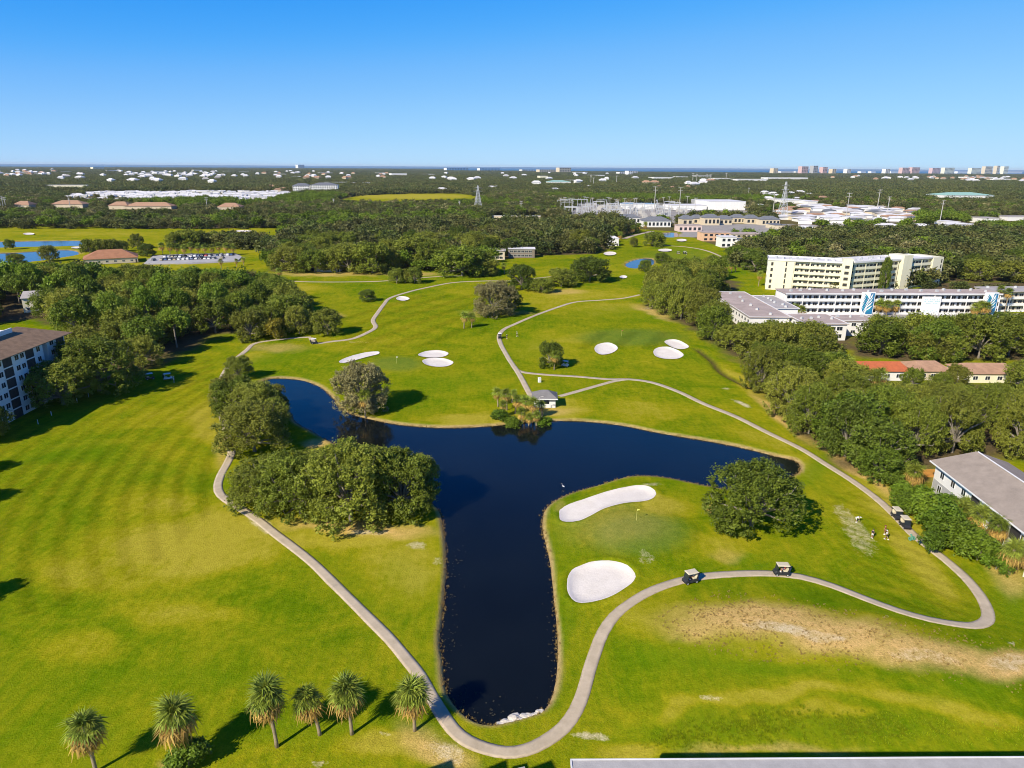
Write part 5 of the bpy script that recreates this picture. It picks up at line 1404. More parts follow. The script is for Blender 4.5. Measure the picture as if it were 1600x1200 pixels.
# ---------------------------------------------------------------- golf carts, people
def wheel(parent, x, y, r, w_=.2):
    t = link('wheel', cached(('wh', r, w_), lambda: MB().tube([(0, -w_/2, 0), (0, -w_/2 + .03, 0), (0, w_/2 - .03, 0), (0, w_/2, 0)], [r * .86, r, r, r * .86], 14).mesh('wheel', RUBBER)), parent)
    t.location = (x, y, r)
    link('rim', cached(('ri', r, w_), lambda: MB().tube([(0, -w_/2 - .012, 0), (0, w_/2 + .012, 0)], [r * .55, r * .55], 10).mesh('rim', STEEL)), t)
def golf_cart(px_, py_, head, label, paint, rider=None, bags=True, group='golf carts on the course', roof=None):
    g = G(px_, py_)
    e = empty('golf_cart', (g[0], g[1], tz(g[0], g[1]) + .055), head, label, 'golf cart', group)
    pk = paint.name
    def body():
        b = MB().taper(-1.15, 1.15, -.58, .58, .28, .52, .04, .03)
        b.add([(.55, -.56, .52), (1.18, -.50, .45), (1.18, .50, .45), (.55, .56, .52), (.62, -.52, .98), (1.02, -.42, .80), (1.02, .42, .80), (.62, .52, .98)], [(0, 3, 2, 1), (4, 5, 6, 7), (0, 1, 5, 4), (1, 2, 6, 5), (2, 3, 7, 6), (3, 0, 4, 7)])
        b.taper(-1.05, -.15, -.56, .56, .52, .80, .05, .03)
        for sx in (-.78, .80):
            for sy in (-.62, .42): b.box(sx - .3, sx + .3, sy, sy + .2, .50, .58)
        return b.mesh('body', paint)
    link('body', cached(('cb', pk), body), e)
    def seat(): return MB().taper(-.72, -.16, -.52, .52, .80, .93, .03, .02).add([(-.78, -.52, .90), (-.66, -.52, .90), (-.66, .52, .90), (-.78, .52, .90), (-.90, -.5, 1.38), (-.80, -.5, 1.40), (-.80, .5, 1.40), (-.90, .5, 1.38)], [(0, 3, 2, 1), (4, 5, 6, 7), (0, 1, 5, 4), (1, 2, 6, 5), (2, 3, 7, 6), (3, 0, 4, 7)]).mesh('seat', CREAMP)
    link('seat', cached('cseat', seat), e)
    def roofm(): return MB().taper(-1.0, .78, -.60, .60, 1.80, 1.90, .10, .10).taper(-1.02, .80, -.62, .62, 1.755, 1.80, -.02, -.02).mesh('roof', roof or CREAMP)
    link('roof', cached(('croof', (roof or CREAMP).name), roofm), e)
    for sy in (-.55, .55):
        link('strut', cached(('cs', sy), lambda: MB().tube([(.85, sy, .85), (.62, sy, 1.76)], [.022, .022], 6).tube([(-.98, sy, .80), (-.90, sy, 1.76)], [.022, .022], 6).mesh('strut', BLACK)), e)
    link('windshield', cached('cwind', lambda: MB().add([(.84, -.52, .92), (.84, .52, .92), (.64, .52, 1.74), (.64, -.52, 1.74), (.85, -.52, .92), (.85, .52, .92), (.65, .52, 1.74), (.65, -.52, 1.74)], [(0, 1, 2, 3), (7, 6, 5, 4), (0, 4, 5, 1), (1, 5, 6, 2), (2, 6, 7, 3), (3, 7, 4, 0)]).mesh('windshield', GLASS)), e)
    for wx in (-.78, .80):
        for wy in (-.50, .50): wheel(e, wx, wy, .23)
    link('bumper', cached('cbump', lambda: MB().box(1.16, 1.24, -.45, .45, .34, .46).box(-1.22, -1.14, -.45, .45, .34, .46).mesh('bumper', BLACK)), e)
    if bags:
        for sy, mm in ((-.26, BLACK), (.26, M('navy_bag', (.03, .04, .09), .7, .2, 3))):
            o = link('golf_bag', cached(('bag', mm.name), lambda: MB().tube([(0, 0, 0), (-.12, 0, .45), (-.22, 0, .88)], [.13, .14, .15], 10).tube([(-.2, .03, .85), (-.28, .05, 1.12)], [.02, .035], 5).tube([(-.24, -.05, .85), (-.30, -.07, 1.10)], [.02, .035], 5).mesh('golf_bag', mm)), e)
            o.location = (-1.02, sy, .55)
    return e
def skin(name, parent, verts, edges, radii, mat, sub=2):
    m = bpy.data.meshes.new(name); m.from_pydata(verts, edges, []); m.update()
    o = link(name, m, parent, mat)
    if not m.skin_vertices: 
        bm = bmesh.new(); bm.from_mesh(m); bm.verts.layers.skin.verify(); bm.to_mesh(m); bm.free()
    for i, r_ in enumerate(radii):
        sv = m.skin_vertices[0].data[i]; sv.radius = r_ if isinstance(r_, tuple) else (r_, r_); sv.use_root = (i == 0)
    o.modifiers.new('skin', 'SKIN').use_smooth_shade = True
    s = o.modifiers.new('sub', 'SUBSURF'); s.levels = s.render_levels = sub
    return o
def person(loc, rz, label, shirt, shorts, pose='stand', cap=None, group=None, sleeve=True):
    """body one continuous skin surface; shirt, shorts, cap and shoes are children. faces local +x"""
    e = empty('person', loc, rz, label, 'person', group)
    if pose == 'stand':
        pel, chest, neck, head = (0, 0, .95), (.02, 0, 1.32), (.03, 0, 1.50), (.06, 0, 1.64)
        kL, fL, kR, fR = (.03, .10, .50), (0, .11, .07), (.05, -.10, .50), (-.06, -.12, .07)
        eL, hL, eR, hR = (.02, .25, 1.12), (.14, .20, .90), (.04, -.25, 1.12), (.20, -.18, .95)
    elif pose == 'bend':                                   # stooping to tee up a ball
        pel, chest, neck, head = (-.18, 0, .88), (.22, 0, 1.06), (.40, 0, 1.08), (.52, 0, 1.04)
        kL, fL, kR, fR = (.02, .12, .48), (-.04, .13, .07), (-.02, -.10, .47), (-.14, -.12, .07)
        eL, hL, eR, hR = (.34, .20, .72), (.44, .10, .45), (.30, -.20, .74), (.36, -.12, .50)
    elif pose == 'walk':
        pel, chest, neck, head = (0, 0, .95), (.05, 0, 1.32), (.07, 0, 1.50), (.11, 0, 1.64)
        kL, fL, kR, fR = (.20, .09, .52), (.18, .09, .08), (-.06, -.09, .50), (-.34, -.09, .12)
        eL, hL, eR, hR = (-.10, .25, 1.13), (.02, .26, .92), (.16, -.25, 1.14), (.32, -.22, 1.00)
    else:                                                  # sitting in a cart
        pel, chest, neck, head = (-.42, 0, 1.00), (-.44, 0, 1.34), (-.42, 0, 1.50), (-.38, 0, 1.63)
        kL, fL, kR, fR = (.02, .12, .98), (.12, .13, .60), (.02, -.10, .98), (.10, -.12, .60)
        eL, hL, eR, hR = (-.25, .24, 1.14), (.08, .16, 1.12), (-.25, -.22, 1.14), (.08, -.12, 1.12)
    up = Vector(chest) - Vector(pel)
    mid = lambda a, b, t: tuple(np.array(a) + (np.array(b) - np.array(a)) * t)
    side = .19
    sL, sR = (chest[0], side, chest[2] + .08 * max(.2, up.z)), (chest[0], -side, chest[2] + .08 * max(.2, up.z))
    hpL, hpR = (pel[0], .09, pel[2] - .04), (pel[0], -.09, pel[2] - .04)
    tL, tR = (fL[0] + .17, fL[1], fL[2] - .02), (fR[0] + .17, fR[1], fR[2] - .02)
    V_ = [pel, chest, neck, head, hpL, kL, fL, tL, hpR, kR, fR, tR, sL, eL, hL, sR, eR, hR]
    R_ = [(.13, .11), (.16, .12), .055, (.085, .10), .085, .060, .042, .036, .085, .060, .042, .036, .06, .043, .034, .06, .043, .034]
    E_ = [(0, 1), (1, 2), (2, 3), (0, 4), (4, 5), (5, 6), (6, 7), (0, 8), (8, 9), (9, 10), (10, 11), (1, 12), (12, 13), (13, 14), (1, 15), (15, 16), (16, 17)]
    # five short finger chains on each hand
    for hi_, el_ in ((14, 13), (17, 16)):
        hnd, d = np.array(V_[hi_]), np.array(V_[hi_]) - np.array(V_[el_]); d = d / np.linalg.norm(d)
        for k_ in range(5):
            off = np.array([0, (k_ - 2) * .018, 0]); i0 = len(V_)
            V_.append(tuple(hnd + d * (.07 if k_ else .03) + off)); V_.append(tuple(hnd + d * (.12 + .01 * (k_ % 3) if k_ else .07) + off * 1.2 + np.array([.02, 0, -.01])))
            R_ += [.010, .008]; E_ += [(hi_, i0), (i0, i0 + 1)]
    skin('body', e, V_, E_, R_, SKIN)
    skin('shirt', e, [mid(pel, chest, .1), chest, mid(chest, neck, .55), sL, mid(sL, eL, .75), sR, mid(sR, eR, .75)], [(0, 1), (1, 2), (1, 3), (3, 4), (1, 5), (5, 6)], [(.15, .13), (.185, .145), .085, .08, .062, .08, .062], shirt)
    skin('shorts', e, [mid(pel, chest, .12), pel, hpL, mid(hpL, kL, .85), hpR, mid(hpR, kR, .85)], [(0, 1), (1, 2), (2, 3), (1, 4), (4, 5)], [(.145, .125), (.155, .13), .105, .085, .105, .085], shorts)
    hx, hy, hz = head
    b = MB().tube([(hx - .01, 0, hz + .03), (hx - .01, 0, hz + .10), (hx - .01, 0, hz + .145)], [.122, .110, .06], 12).add([(hx + .08, -.09, hz + .045), (hx + .23, -.06, hz + .02), (hx + .23, .06, hz + .02), (hx + .08, .09, hz + .045), (hx + .08, -.09, hz + .06), (hx + .23, -.06, hz + .035), (hx + .23, .06, hz + .035), (hx + .08, .09, hz + .06)], [(0, 3, 2, 1), (4, 5, 6, 7), (0, 1, 5, 4), (1, 2, 6, 5), (2, 3, 7, 6), (3, 0, 4, 7)])
    b.build('cap', cap or WHITE, e, True)
    f = MB()
    for sy in (-.035, .035): f.tube([(hx + .088, sy, hz + .012), (hx + .098, sy, hz + .012)], [.012, .010], 6)
    f.tube([(hx + .088, -.02, hz - .055), (hx + .090, .02, hz - .055)], [.007, .007], 5)
    f.build('face', M('eyes', (.05, .03, .025), .5, .1, 5), e)
    MB().tube([(hx + .085, 0, hz + .01), (hx + .118, 0, hz - .022)], [.012, .018], 6).build('nose', SKIN, e)
    for ft in (fL, fR): MB().taper(ft[0] - .09, ft[0] + .20, ft[1] - .05, ft[1] + .05, ft[2] - .07, ft[2] + .03, .04, .015).build('shoe', WHITE, e)
    return e
CW = M('white_cloth', (.72, .72, .72), .9, .05, 4); CB = M('black_cloth', (.025, .028, .035), .9, .2, 4); CR = M('maroon_cloth', (.20, .03, .03), .9, .15, 4); CN = M('navy_cloth', (.03, .05, .16), .9, .15, 4); CRD = M('red_cloth', (.50, .10, .10), .9, .15, 4)
def heading(p0, p1):
    a, b = G(*p0), G(*p1); return math.atan2(b[1] - a[1], b[0] - a[0])
def on(px_, py_, dz=0.0): g = G(px_, py_); return (g[0], g[1], tz(g[0], g[1]) + dz)
CARTP = M('black_paint', (.03, .032, .04), .35, .1, 2, spec=.5); CARTW = M('white_paint', (.72, .72, .70), .35, .05, 2, spec=.5); CARTT = M('tan_paint', (.45, .38, .26), .4, .08, 2, spec=.5)
h1 = heading((1088, 906), (1062, 912)); c1 = golf_cart(1078, 913, h1, 'cream roofed black golf cart driving past the round bunker', CARTP)
person(on(1078, 913, .055), h1, 'person in white shirt driving the cart by the round bunker', CW, CB, 'sit')
h2 = heading((1230, 899), (1200, 898)); golf_cart(1220, 900, h2, 'cream roofed golf cart carrying a person in red above the dry bank', CARTP)
person(on(1220, 900, .055), h2, 'person in red shirt sitting in the cart above the dry bank', CRD, CN, 'sit')
h3 = heading((1400, 808), (1425, 835)); golf_cart(1400, 811, h3, 'farther of two golf carts parked nose to tail beside the hedge', CARTP)
golf_cart(1413, 825, h3, 'nearer of two golf carts parked nose to tail beside the hedge', CARTP)
golf_cart(883, 572, 2.6, 'white golf cart parked in the shade beside the oak with a palm', CARTW, roof=WHITE, bags=False)
golf_cart(491, 538, heading((494, 537), (520, 534)), 'dark golf cart at the path fork by the yellow tree', CARTP, roof=WHITE)
golf_cart(781, 529, heading((782, 537), (780, 525)), 'dark golf cart on the bend of the path across the lake', CARTP, roof=WHITE)
golf_cart(235, 594, .6, 'left golf cart of two in the shade of the west wood', CARTP, roof=WHITE); golf_cart(263, 594, .4, 'right golf cart of two in the shade of the west wood', CARTW, roof=WHITE)
golf_cart(1060, 397, .3, 'far tan golf cart beyond the small pond', CARTT, roof=CARTT); golf_cart(1070, 396.5, .2, 'far white roofed golf cart beyond the small pond', CARTP, roof=WHITE)
golf_cart(1020, 384.5, .2, 'far golf cart in the shade of the umbrella shaped oak', CARTP, roof=WHITE)
person(on(1338, 817), -.4, 'person in white bending over on the worn tee', CW, CW, 'bend')
person(on(1362, 842), .6, 'person in black shirt and white shorts standing on the tee', CB, CW, 'stand', CB)
person(on(1382, 836), 2.6, 'person in maroon clothes standing on the tee', CR, CR, 'stand', CR)
person(on(1384.5, 844), 2.2, 'person in white shirt and dark shorts on the tee', CW, CB, 'walk', CW)
person(on(272, 598), 1.0, 'person in white standing beside the two shaded carts', CW, CW, 'stand')
person(on(792, 530), 2.0, 'person in dark clothes beside the cart across the lake', CB, CB, 'stand')
person(on(808, 526), 3.0, 'person in white walking on the green side of the path', CW, CB, 'walk')
person(on(1073, 397.5), 2.0, 'person in white beside the far carts', CW, CB, 'stand')
# two-wheeled bag trolley by the tee
l = on(1424, 845); e = empty('bag_trolley', l, h3 + .4, 'green two-wheeled bag trolley on the grass by the cart path', 'trolley')
for sy in (-.38, .38):
    w_ = link('wheel', cached('trw', lambda: MB().tube([(0, -.05, 0), (0, .05, 0)], [.34, .34], 16).mesh('wheel', GREENM)), e); w_.location = (0, sy, .34)
    link('hub', cached('trh', lambda: MB().tube([(0, -.07, 0), (0, .07, 0)], [.10, .10], 8).mesh('hub', BLACK)), w_)
MB().tube([(0, -.38, .34), (0, .38, .34)], [.03, .03], 6).tube([(.35, 0, .1), (-.1, 0, .6), (-.45, 0, 1.05), (-.62, 0, 1.05)], [.025, .025, .025, .03], 6).build('frame', STEEL, e)
MB().tube([(.22, 0, .2), (-.05, 0, .6), (-.28, 0, 1.0)], [.14, .15, .16], 10).build('bag', GREENM, e)

# ---------------------------------------------------------------- small things on the course
def flag(px_, py_, label, col):
    e = empty('flagstick', on(px_, py_), 0, label, 'flagstick')
    MB().tube([(0, 0, -.1), (0, 0, 2.3)], [.022, .016], 8).build('pole', M('yellow_pole', (.75, .70, .25), .5, .05, 4), e)
    MB().add([(0.016, 0, 2.28), (.30, .05, 2.20), (.55, -.03, 2.10), (.30, .04, 2.0), (.016, 0, 1.90), (0.016, .012, 2.28), (.30, .062, 2.20), (.55, -.018, 2.10), (.30, .052, 2.0), (.016, .012, 1.90)], [(0, 1, 2, 3, 4), (9, 8, 7, 6, 5), (0, 5, 6, 1), (1, 6, 7, 2), (2, 7, 8, 3), (3, 8, 9, 4)]).build('flag', col, e)
flag(994, 818, 'flagstick with yellow flag on the green by the lake', M('yellow_flag', (.75, .75, .15), .8, .05, 3))
flag(971, 527, 'flagstick on the dark oval green', CRD); flag(620, 571, 'flagstick on the pale green before the paired bunkers', WHITE)
def ublock(name, px_, py_, sx, sy, sz, mat, label, cat):
    e = empty(name, on(px_, py_), .3, label, cat)
    MB().taper(-sx/2, sx/2, -sy/2, sy/2, 0, sz, .02, .02).build('body', mat, e)
    MB().taper(-sx/2 - .04, sx/2 + .04, -sy/2 - .04, sy/2 + .04, sz + .003, sz + .10, .06, .06).build('lid', mat, e)
    MB().box(-sx*.3, sx*.3, -sy/2 - .03, -sy/2 + .015, sz*.25, sz*.8).build('door', TRIM, e)
ublock('utility_box', 843, 597, .8, .7, 1.3, WHITE, 'small white utility box on the grass above the shelter', 'box')
for i, q in enumerate([(169,604),(139,622),(121,630),(194,590),(81,651),(60,664)]):
    e = empty('white_stake', on(*q), 0, 'white stake of the row in the shade before the condominium', 'stake', 'white stakes along the fairway edge')
    MB().taper(-.09, .09, -.05, .05, -.2, 1.15, .02, .01).build('post', TRIM, e); MB().taper(-.10, .10, -.06, .06, 1.153, 1.22, .03, .02).build('cap', CREAMP, e)
for q, lab in [((843,644,620),'pale lamp pole at the lakeside corner of the shelter'),((763,423,400),'dark lamp pole beside the big centre oak clump')]:
    h = height_of(*q); e = empty('lamp_pole', on(q[0], q[1]), 0, lab, 'lamp')
    mm = CONC if 'pale' in lab else BLACK
    MB().tube([(0, 0, -.3), (0, 0, h)], [.10, .07], 8).build('pole', mm, e); MB().tube([(0, 0, h), (.5, 0, h + .12)], [.04, .04], 6).build('arm', mm, e); MB().taper(.4, .95, -.12, .12, h + .06, h + .18, .05, .03).build('lamp_head', mm, e)
rg = random.Random(4)
for i, (qx, qy) in enumerate([(782,1128),(790,1125),(797,1122),(805,1119),(811,1122),(818,1117),(825,1115),(832,1114),(838,1112),(802,1126),(845,1109)]):
    bm = bmesh.new(); bmesh.ops.create_icosphere(bm, subdivisions=2, radius=1)
    for v in bm.verts: v.co *= .8 + .4 * rg.random()
    s = .28 + .22 * rg.random() + (.35 if i == 3 else 0)
    for v in bm.verts: v.co = Vector((v.co.x * s * 1.3, v.co.y * s, v.co.z * s * .6))
    m = bpy.data.meshes.new('rock'); bm.to_mesh(m); bm.free()
    o = link('rock', m, None, ROCKM); g = G(qx, qy); o.location = (g[0], g[1], -.32); tag(o, 'pale rock of the broken row lining the near end of the lake' if i != 3 else 'largest flat pale rock at the near end of the lake', 'rock', 'pale rocks at the lake end')
g = G(880, 760); e = empty('egret', (g[0], g[1], WATER_Z), 2.5, 'white wading bird on the lake off the long bunker', 'bird')
MB().tube([(-.35, 0, .42), (-.12, 0, .50), (.12, 0, .52), (.24, 0, .62), (.22, 0, .80), (.30, 0, .95), (.36, 0, .95)], [.02, .12, .11, .05, .035, .05, .02], 8).build('body', TRIM, e, True)
MB().tube([(.36, 0, .95), (.52, 0, .93)], [.018, .004], 5).build('beak', M('beak', (.7, .45, .05), .5, .1, 3), e)
for sy in (-.05, .05): MB().tube([(0, sy, -.3), (.02, sy, .2), (0, sy, .45)], [.012, .012, .02], 5).build('leg', BLACK, e)

# parking lot with cars
bm = bmesh.new(); f = bm.faces.new([bm.verts.new((q[0], q[1], .35)) for q in PARKING]); bmesh.ops.recalc_face_normals(bm, faces=[f])
r_ = bmesh.ops.extrude_face_region(bm, geom=[f]); 
for v in r_['geom']:
    if isinstance(v, bmesh.types.BMVert): v.co.z = -.6
m = bpy.data.meshes.new('parking_lot'); bm.to_mesh(m); bm.free(); tag(link('parking_lot', m, None, ASPH), kind='structure')
def car(x, y, z, rz, paint, label, grp, suv=False):
    e = empty('parked_car', (x, y, z), rz, label, 'car', grp)
    hh = 1.0 if suv else .82
    def body():
        b = MB().taper(-2.2, 2.2, -.88, .88, .25, .62, .08, .04).taper(-2.15, 2.15, -.86, .86, .62, hh, .12, .06)
        return b.taper(-1.9 if suv else -1.45, .85, -.78, .78, hh + .48, hh + .56, .12, .08).mesh('body', paint)
    link('body', cached(('carb', paint.name, suv), body), e)
    link('cabin_glass', cached(('carg', suv), lambda: MB().taper(-2.05 if suv else -1.75, 1.25, -.80, .80, hh, hh + .48, .35 if not suv else .16, .10, .50).mesh('cabin_glass', GLASS)), e)
    for wx in (-1.35, 1.4):
        for wy in (-.78, .78): wheel(e, wx, wy, .33)
    for sy in (-.6, .6):
        o = link('headlight', cached('carh', lambda: MB().box(-.03, .05, -.18, .18, -.08, .08).mesh('headlight', TRIM)), e); o.location = (2.14, sy, .62)
CP = [('white', (.72, .72, .72)), ('silver', (.42, .43, .44)), ('black', (.02, .02, .025)), ('red', (.42, .03, .03)), ('grey', (.16, .17, .18)), ('blue', (.03, .07, .20)), ('tan', (.40, .33, .22))]
CPM = {n_: M('car_paint_' + n_, c, .25, .04, 2, spec=.6) for n_, c in CP}
rg = random.Random(9)
a0, a1 = G(240, 408), G(348, 404.5)
for row, (off, n) in enumerate(((0, 17), (16.5, 19))):
    for i in range(n):
        if rg.random() < .14: continue
        t = i / (n - 1); nm = rg.choice(['white', 'white', 'silver', 'black', 'red', 'grey', 'blue', 'white', 'black', 'tan'])
        x, y = a0[0] + (a1[0] - a0[0]) * t, a0[1] + (a1[1] - a0[1]) * t + off
        lab = nm + (' car in the parking lot row nearer the dry turf' if row == 0 else ' car in the parking lot row nearer the palms')
        car(x, y, .355, math.pi / 2 * rg.choice([1, -1]) + rg.uniform(-.06, .06), CPM[nm], lab, nm + ' cars in the parking lot', rg.random() < .5)

# ---------------------------------------------------------------- power poles, towers, substation
def pole(px_, pyb, top, label, group, arms=2, r0=.55):
    g = G(px_, pyb); h = height_of(px_, pyb, top)
    e = empty('power_pole', (g[0], g[1], 0), random.uniform(-.5, .5), label, 'pole', group)
    s = max(1.0, g[1] / 900)
    MB().tube([(0, 0, -1), (0, 0, h)], [r0 * s, r0 * .55 * s], 8).build('shaft', CONC, e)
    for k_ in range(arms):
        z = h * (.97 - .13 * k_); w_ = h * .10
        o = MB().box(-w_, w_, -.14 * s, .14 * s, z - .14 * s, z + .14 * s).build('crossarm', CONC, e)
        b = MB()
        for sx in (-1, -.5, .5, 1): b.tube([(sx * w_ * .96, 0, z + .14 * s), (sx * w_ * .96, 0, z + .9 * s)], [.12 * s, .08 * s], 5)
        b.build('insulators', STEEL, o)
GP = 'concrete power poles'
for q, lab in [((1322,340,301),'tall leaning concrete pole in the eastern town'),((1370,330,296),'slim concrete pole behind the eastern town'),((1386,334,307),'thin pole right of the eastern town'),((1468,349,313),'concrete pole rising from the woods right of the town'),((1207,338,304),'pole just left of the eastern lattice tower'),((1022,330,291),'tallest concrete pole right of the substation'),((1061,330,292),'concrete pole before the white warehouse'),((325,334,308),'lone pole before the belt of trees'),((111,331,309),'pole before the tan roofed house'),((814,338,314),'pole near the walled pond'),((718,330,314),'pole left of the western lattice tower'),((522,326,311),'pole above the centre woods beside the field')]:
    pole(*q, lab, GP)
for q in [(3,332,306),(7,331,307),(11,332,308)]: pole(*q, 'pole of the trio at the west edge', 'trio of poles at the west edge')
for q in [(875,333,309),(882,333,308),(889,335,310),(893,336,309),(912,334,307),(916,335,308),(925,334,309),(949,337,308),(952,336,309),(961,338,311),(964,338,312),(975,334,310),(990,333,310),(993,334,309),(938,338,314),(1003,338,318),(1035,334,308),(1044,333,307),(1072,336,306),(1085,336,309)]:
    pole(*q, 'steel mast of the substation switchyard', 'masts in the substation', 1, .35)
for q in [(923,290,276),(927,291,278),(963,289,275),(1082,286,271),(1088,287,272),(1104,286,272),(1109,287,273),(1134,284,271),(1169,308,294)]:
    pole(*q, 'thin pole standing in the far eastern woods', 'poles in the far woods', 1, .35)
def lattice(px_, pyb, top, wpx, label):
    g = G(px_, pyb); h = height_of(px_, pyb, top); wb = width_of(px_, pyb, wpx) / 2
    e = empty('lattice_tower', (g[0], g[1], 0), .3, label, 'tower')
    r_ = .22; b = MB(); n = 8
    hw_ = lambda t: wb * (1 - t) ** 1.25 + wb * .12
    cs = [(-1, -1), (1, -1), (1, 1), (-1, 1)]
    for sx, sy in cs:
        MB().tube([(sx * hw_(i / n), sy * hw_(i / n), h * i / n) for i in range(n + 1)], [r_ * 1.3] * (n + 1), 5).build('leg', STEEL, e)
    for i in range(n):
        t0, t1 = i / n, (i + 1) / n
        for k_ in range(4):
            a, c = cs[k_], cs[(k_ + 1) % 4]
            b.tube([(a[0] * hw_(t0), a[1] * hw_(t0), h * t0), (c[0] * hw_(t1), c[1] * hw_(t1), h * t1)], [r_ * .7] * 2, 4).tube([(c[0] * hw_(t0), c[1] * hw_(t0), h * t0), (a[0] * hw_(t1), a[1] * hw_(t1), h * t1)], [r_ * .7] * 2, 4)
            b.tube([(a[0] * hw_(t1), a[1] * hw_(t1), h * t1), (c[0] * hw_(t1), c[1] * hw_(t1), h * t1)], [r_ * .7] * 2, 4)
    b.build('bracing', STEEL, e)
    for z in (.78, .9): MB().tube([(-wb * 1.3, 0, h * z), (0, 0, h * (z + .02)), (wb * 1.3, 0, h * z)], [.15, .4, .15], 5).build('crossarm', STEEL, e)
lattice(747, 330, 290, 11, 'lattice transmission tower rising from the centre woods')
lattice(1222, 340, 284, 11, 'tall lattice tower at the edge of the eastern town')
a, c = np.array(G(895, 342)[:2]), np.array(G(1045, 322)[:2])
e = empty('substation', (a[0], a[1], 0), 0, 'grey electrical substation full of gantries and transformers', 'substation')
rg = random.Random(12)
Wd, Dp = c[0] - a[0], c[1] - a[1]
gm_ = MB().tube([(-8, 0, 0), (-8, 0, 11)], [.4, .35], 5).tube([(8, 0, 0), (8, 0, 11)], [.4, .35], 5).box(-8.5, 8.5, -.5, .5, 10.4, 11.2).tube([(-3, 0, 11), (-3, 0, 13)], [.2, .2], 4).tube([(3, 0, 11), (3, 0, 13)], [.2, .2], 4).mesh('gantry', STEEL)
tm_ = MB().box(-2.5, 2.5, -2, 2, 0, 4).box(-3.2, -2.6, -1.6, 1.6, .5, 3.4).box(2.6, 3.2, -1.6, 1.6, .5, 3.4).tube([(-1.5, 0, 4), (-1.5, 0, 6)], [.35, .2], 6).tube([(0, 0, 4), (0, 0, 6.2)], [.35, .2], 6).tube([(1.5, 0, 4), (1.5, 0, 6)], [.35, .2], 6).mesh('transformer', CONC)
bm_ = MB().box(-4, 4, -.25, .25, 4.6, 5.0).tube([(-3.5, 0, 0), (-3.5, 0, 6)], [.3, .2], 5).tube([(0, 0, 0), (0, 0, 6)], [.3, .2], 5).tube([(3.5, 0, 0), (3.5, 0, 6)], [.3, .2], 5).mesh('busbar', STEEL)
for i in range(150):
    o = link(['gantry', 'busbar', 'busbar', 'transformer'][i % 4], [gm_, bm_, bm_, tm_][i % 4], e)
    o.location = (rg.uniform(0, Wd * .95), rg.uniform(0, Dp), 0); o.rotation_euler = (0, 0, rg.uniform(-.2, .2) + (math.pi / 2 if i % 3 == 0 else 0))
e = empty('pond_wall', (G(766, 341)[0], G(766, 341)[1] + 6, 0), 0, 'long pale retaining wall behind the walled pond', 'wall')
MB().box(0, 62, 0, .6, -1, 2.6).build('wall', BEIGE, e); MB().box(-.2, 62.2, -.15, .75, 2.603, 2.9).build('coping', TRIM, e)

# ---------------------------------------------------------------- grass tufts and water weeds
TUFT = bpy.data.collections.new('dry_tufts'); TUFTG = bpy.data.collections.new('green_tufts')
def tuft(name, mat, n, h, spread, seed, coll):
    rng = np.random.default_rng(seed); v, f, t = [], [], []
    for i in range(n):
        a = rng.random() * 6.28; q = spread * math.sqrt(rng.random()); b0 = np.array([q * math.cos(a), q * math.sin(a), 0]); l = h * rng.uniform(.6, 1.1)
        d = np.array([math.cos(a), math.sin(a), 0]) * rng.uniform(.1, .6) * l; s = np.array([-math.sin(a), math.cos(a), 0]) * .035
        k_ = len(v); v += [b0 - s, b0 + s, b0 + d + np.array([0, 0, l]) + s * .3, b0 + d + np.array([0, 0, l]) - s * .3]; f.append((k_, k_ + 1, k_ + 2, k_ + 3)); t += [rng.random()] * 4
    o = bpy.data.objects.new(name, fast_mesh(name, np.array(v), np.array(f), mat, {'tint': np.array(t)})); coll.objects.link(o)
LG = leafmat('long_grass', (.20, .28, .004), (.42, .50, .010), (.44, .42, .012), .5, .2); RD = leafmat('dry_reed', (.20, .12, .03), (.48, .34, .13), (.4, .28, .08))
for i in range(2): tuft('green_tuft', LG, 14, .32, .36, i, TUFTG)
for i in range(2): tuft('dry_tuft', RD, 16, .34, .26, 10 + i, TUFT)
rg = np.random.default_rng(31)
def tufts(name, poly_px, n, coll, label, lo=.7, hi=1.4):
    w_ = np.array([G(*q)[:2] for q in poly_px]); a, b = w_.min(0), w_.max(0)
    p = a + rg.random((n * 3, 2)) * (b - a); p = p[inside(p[:, 0], p[:, 1], w_)][:n]
    p = p[rg.random(len(p)) < sstep(.15, .75, fbm(p[:, 0] / 3, p[:, 1] / 3, 3)) * (1 - sstep(-3.5, .5, sdf(p[:, 0], p[:, 1], w_)))]
    z = terrain(p[:, 0], p[:, 1]); s = rg.uniform(lo, hi, len(p))
    scatter(name, np.column_stack([p, z]), np.column_stack([s, s, s]), rg.integers(0, 2, len(p)), label, coll)
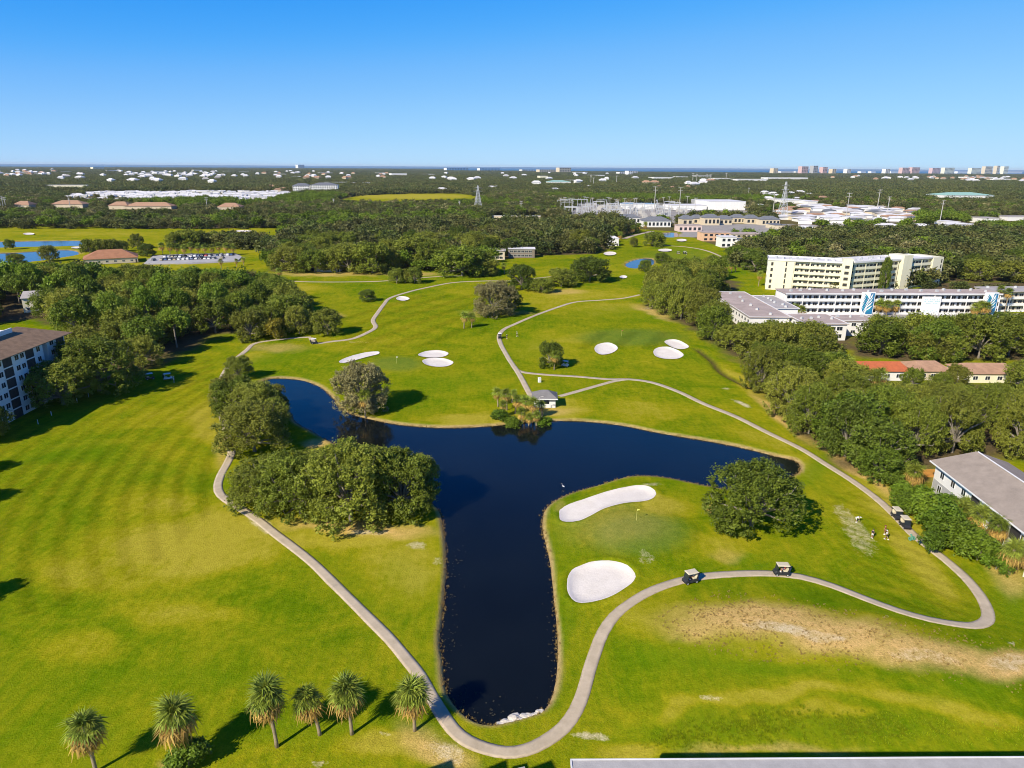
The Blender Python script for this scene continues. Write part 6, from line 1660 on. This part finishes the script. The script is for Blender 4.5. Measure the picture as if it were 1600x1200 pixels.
tufts('long_grass', [(985,1172),(1040,1140),(1100,1120),(1250,1115),(1450,1135),(1620,1150),(1620,1178),(1300,1180),(975,1182)], 5200, TUFTG, 'long green grass on the bank below the near building', .35, .7)
tufts('rough_grass', [(1010,960),(1140,920),(1330,960),(1500,1000),(1620,1010),(1620,1110),(1400,1080),(1150,1060),(1040,1030)], 2200, TUFT, 'dry rough grass on the bare bank', .3, .6)
# reeds along the lake edge, thicker on the near shores
seg = np.roll(LAKE, -1, 0) - LAKE
pp = LAKE[:, None, :] + seg[:, None, :] * rg.random((len(LAKE), 14, 1)) + rg.normal(size=(len(LAKE), 14, 2)) * .22
pp = pp.reshape(-1, 2); pp = pp[rg.random(len(pp)) < .30 + .8 * (fbm(pp[:, 0] / 6, pp[:, 1] / 6, 2) - .3)]
z = np.maximum(terrain(pp[:, 0], pp[:, 1]), WATER_Z) - .03; s = rg.uniform(.25, .75, len(pp))
scatter('shore_reeds', np.column_stack([pp, z]), np.column_stack([s, s, s]), rg.integers(0, 2, len(pp)), 'dry reeds fringing the lake shore', TUFT)
# weed mats in the shallows
v, f = [], []
for (cx, cy, rx, ry, n) in [(712,880,14,70,420),(706,1000,10,70,260),(722,1090,22,22,260),(770,1110,40,10,160),(855,900,6,90,160),(862,1020,6,60,120),(545,705,20,10,80),(800,1090,50,20,90),(1215,742,20,8,70)]:
    for i in range(int(n * .13)):
        q = G(cx + rg.normal() * rx * .6, cy + rg.normal() * ry * .6)
        if sdf(np.array([q[0]]), np.array([q[1]]), LAKE)[0] > -.15: continue
        k_ = len(v); m_ = 7; s = rg.uniform(.04, .16); a0_ = rg.random() * 6
        for j in range(m_): r_ = s * rg.uniform(.5, 1.2); v.append((q[0] + r_ * math.cos(a0_ + j * 6.283 / m_), q[1] + r_ * math.sin(a0_ + j * 6.283 / m_), WATER_Z + .012))
        f.append(tuple(k_ + j for j in range(m_)))
m = bpy.data.meshes.new('water_weeds'); m.from_pydata(v, [], f); m.update()
tag(link('water_weeds', m, None, M('weed', (.032, .030, .020), .9, .4, 1.0)), 'brown weed mats floating in the lake shallows', kind='stuff')
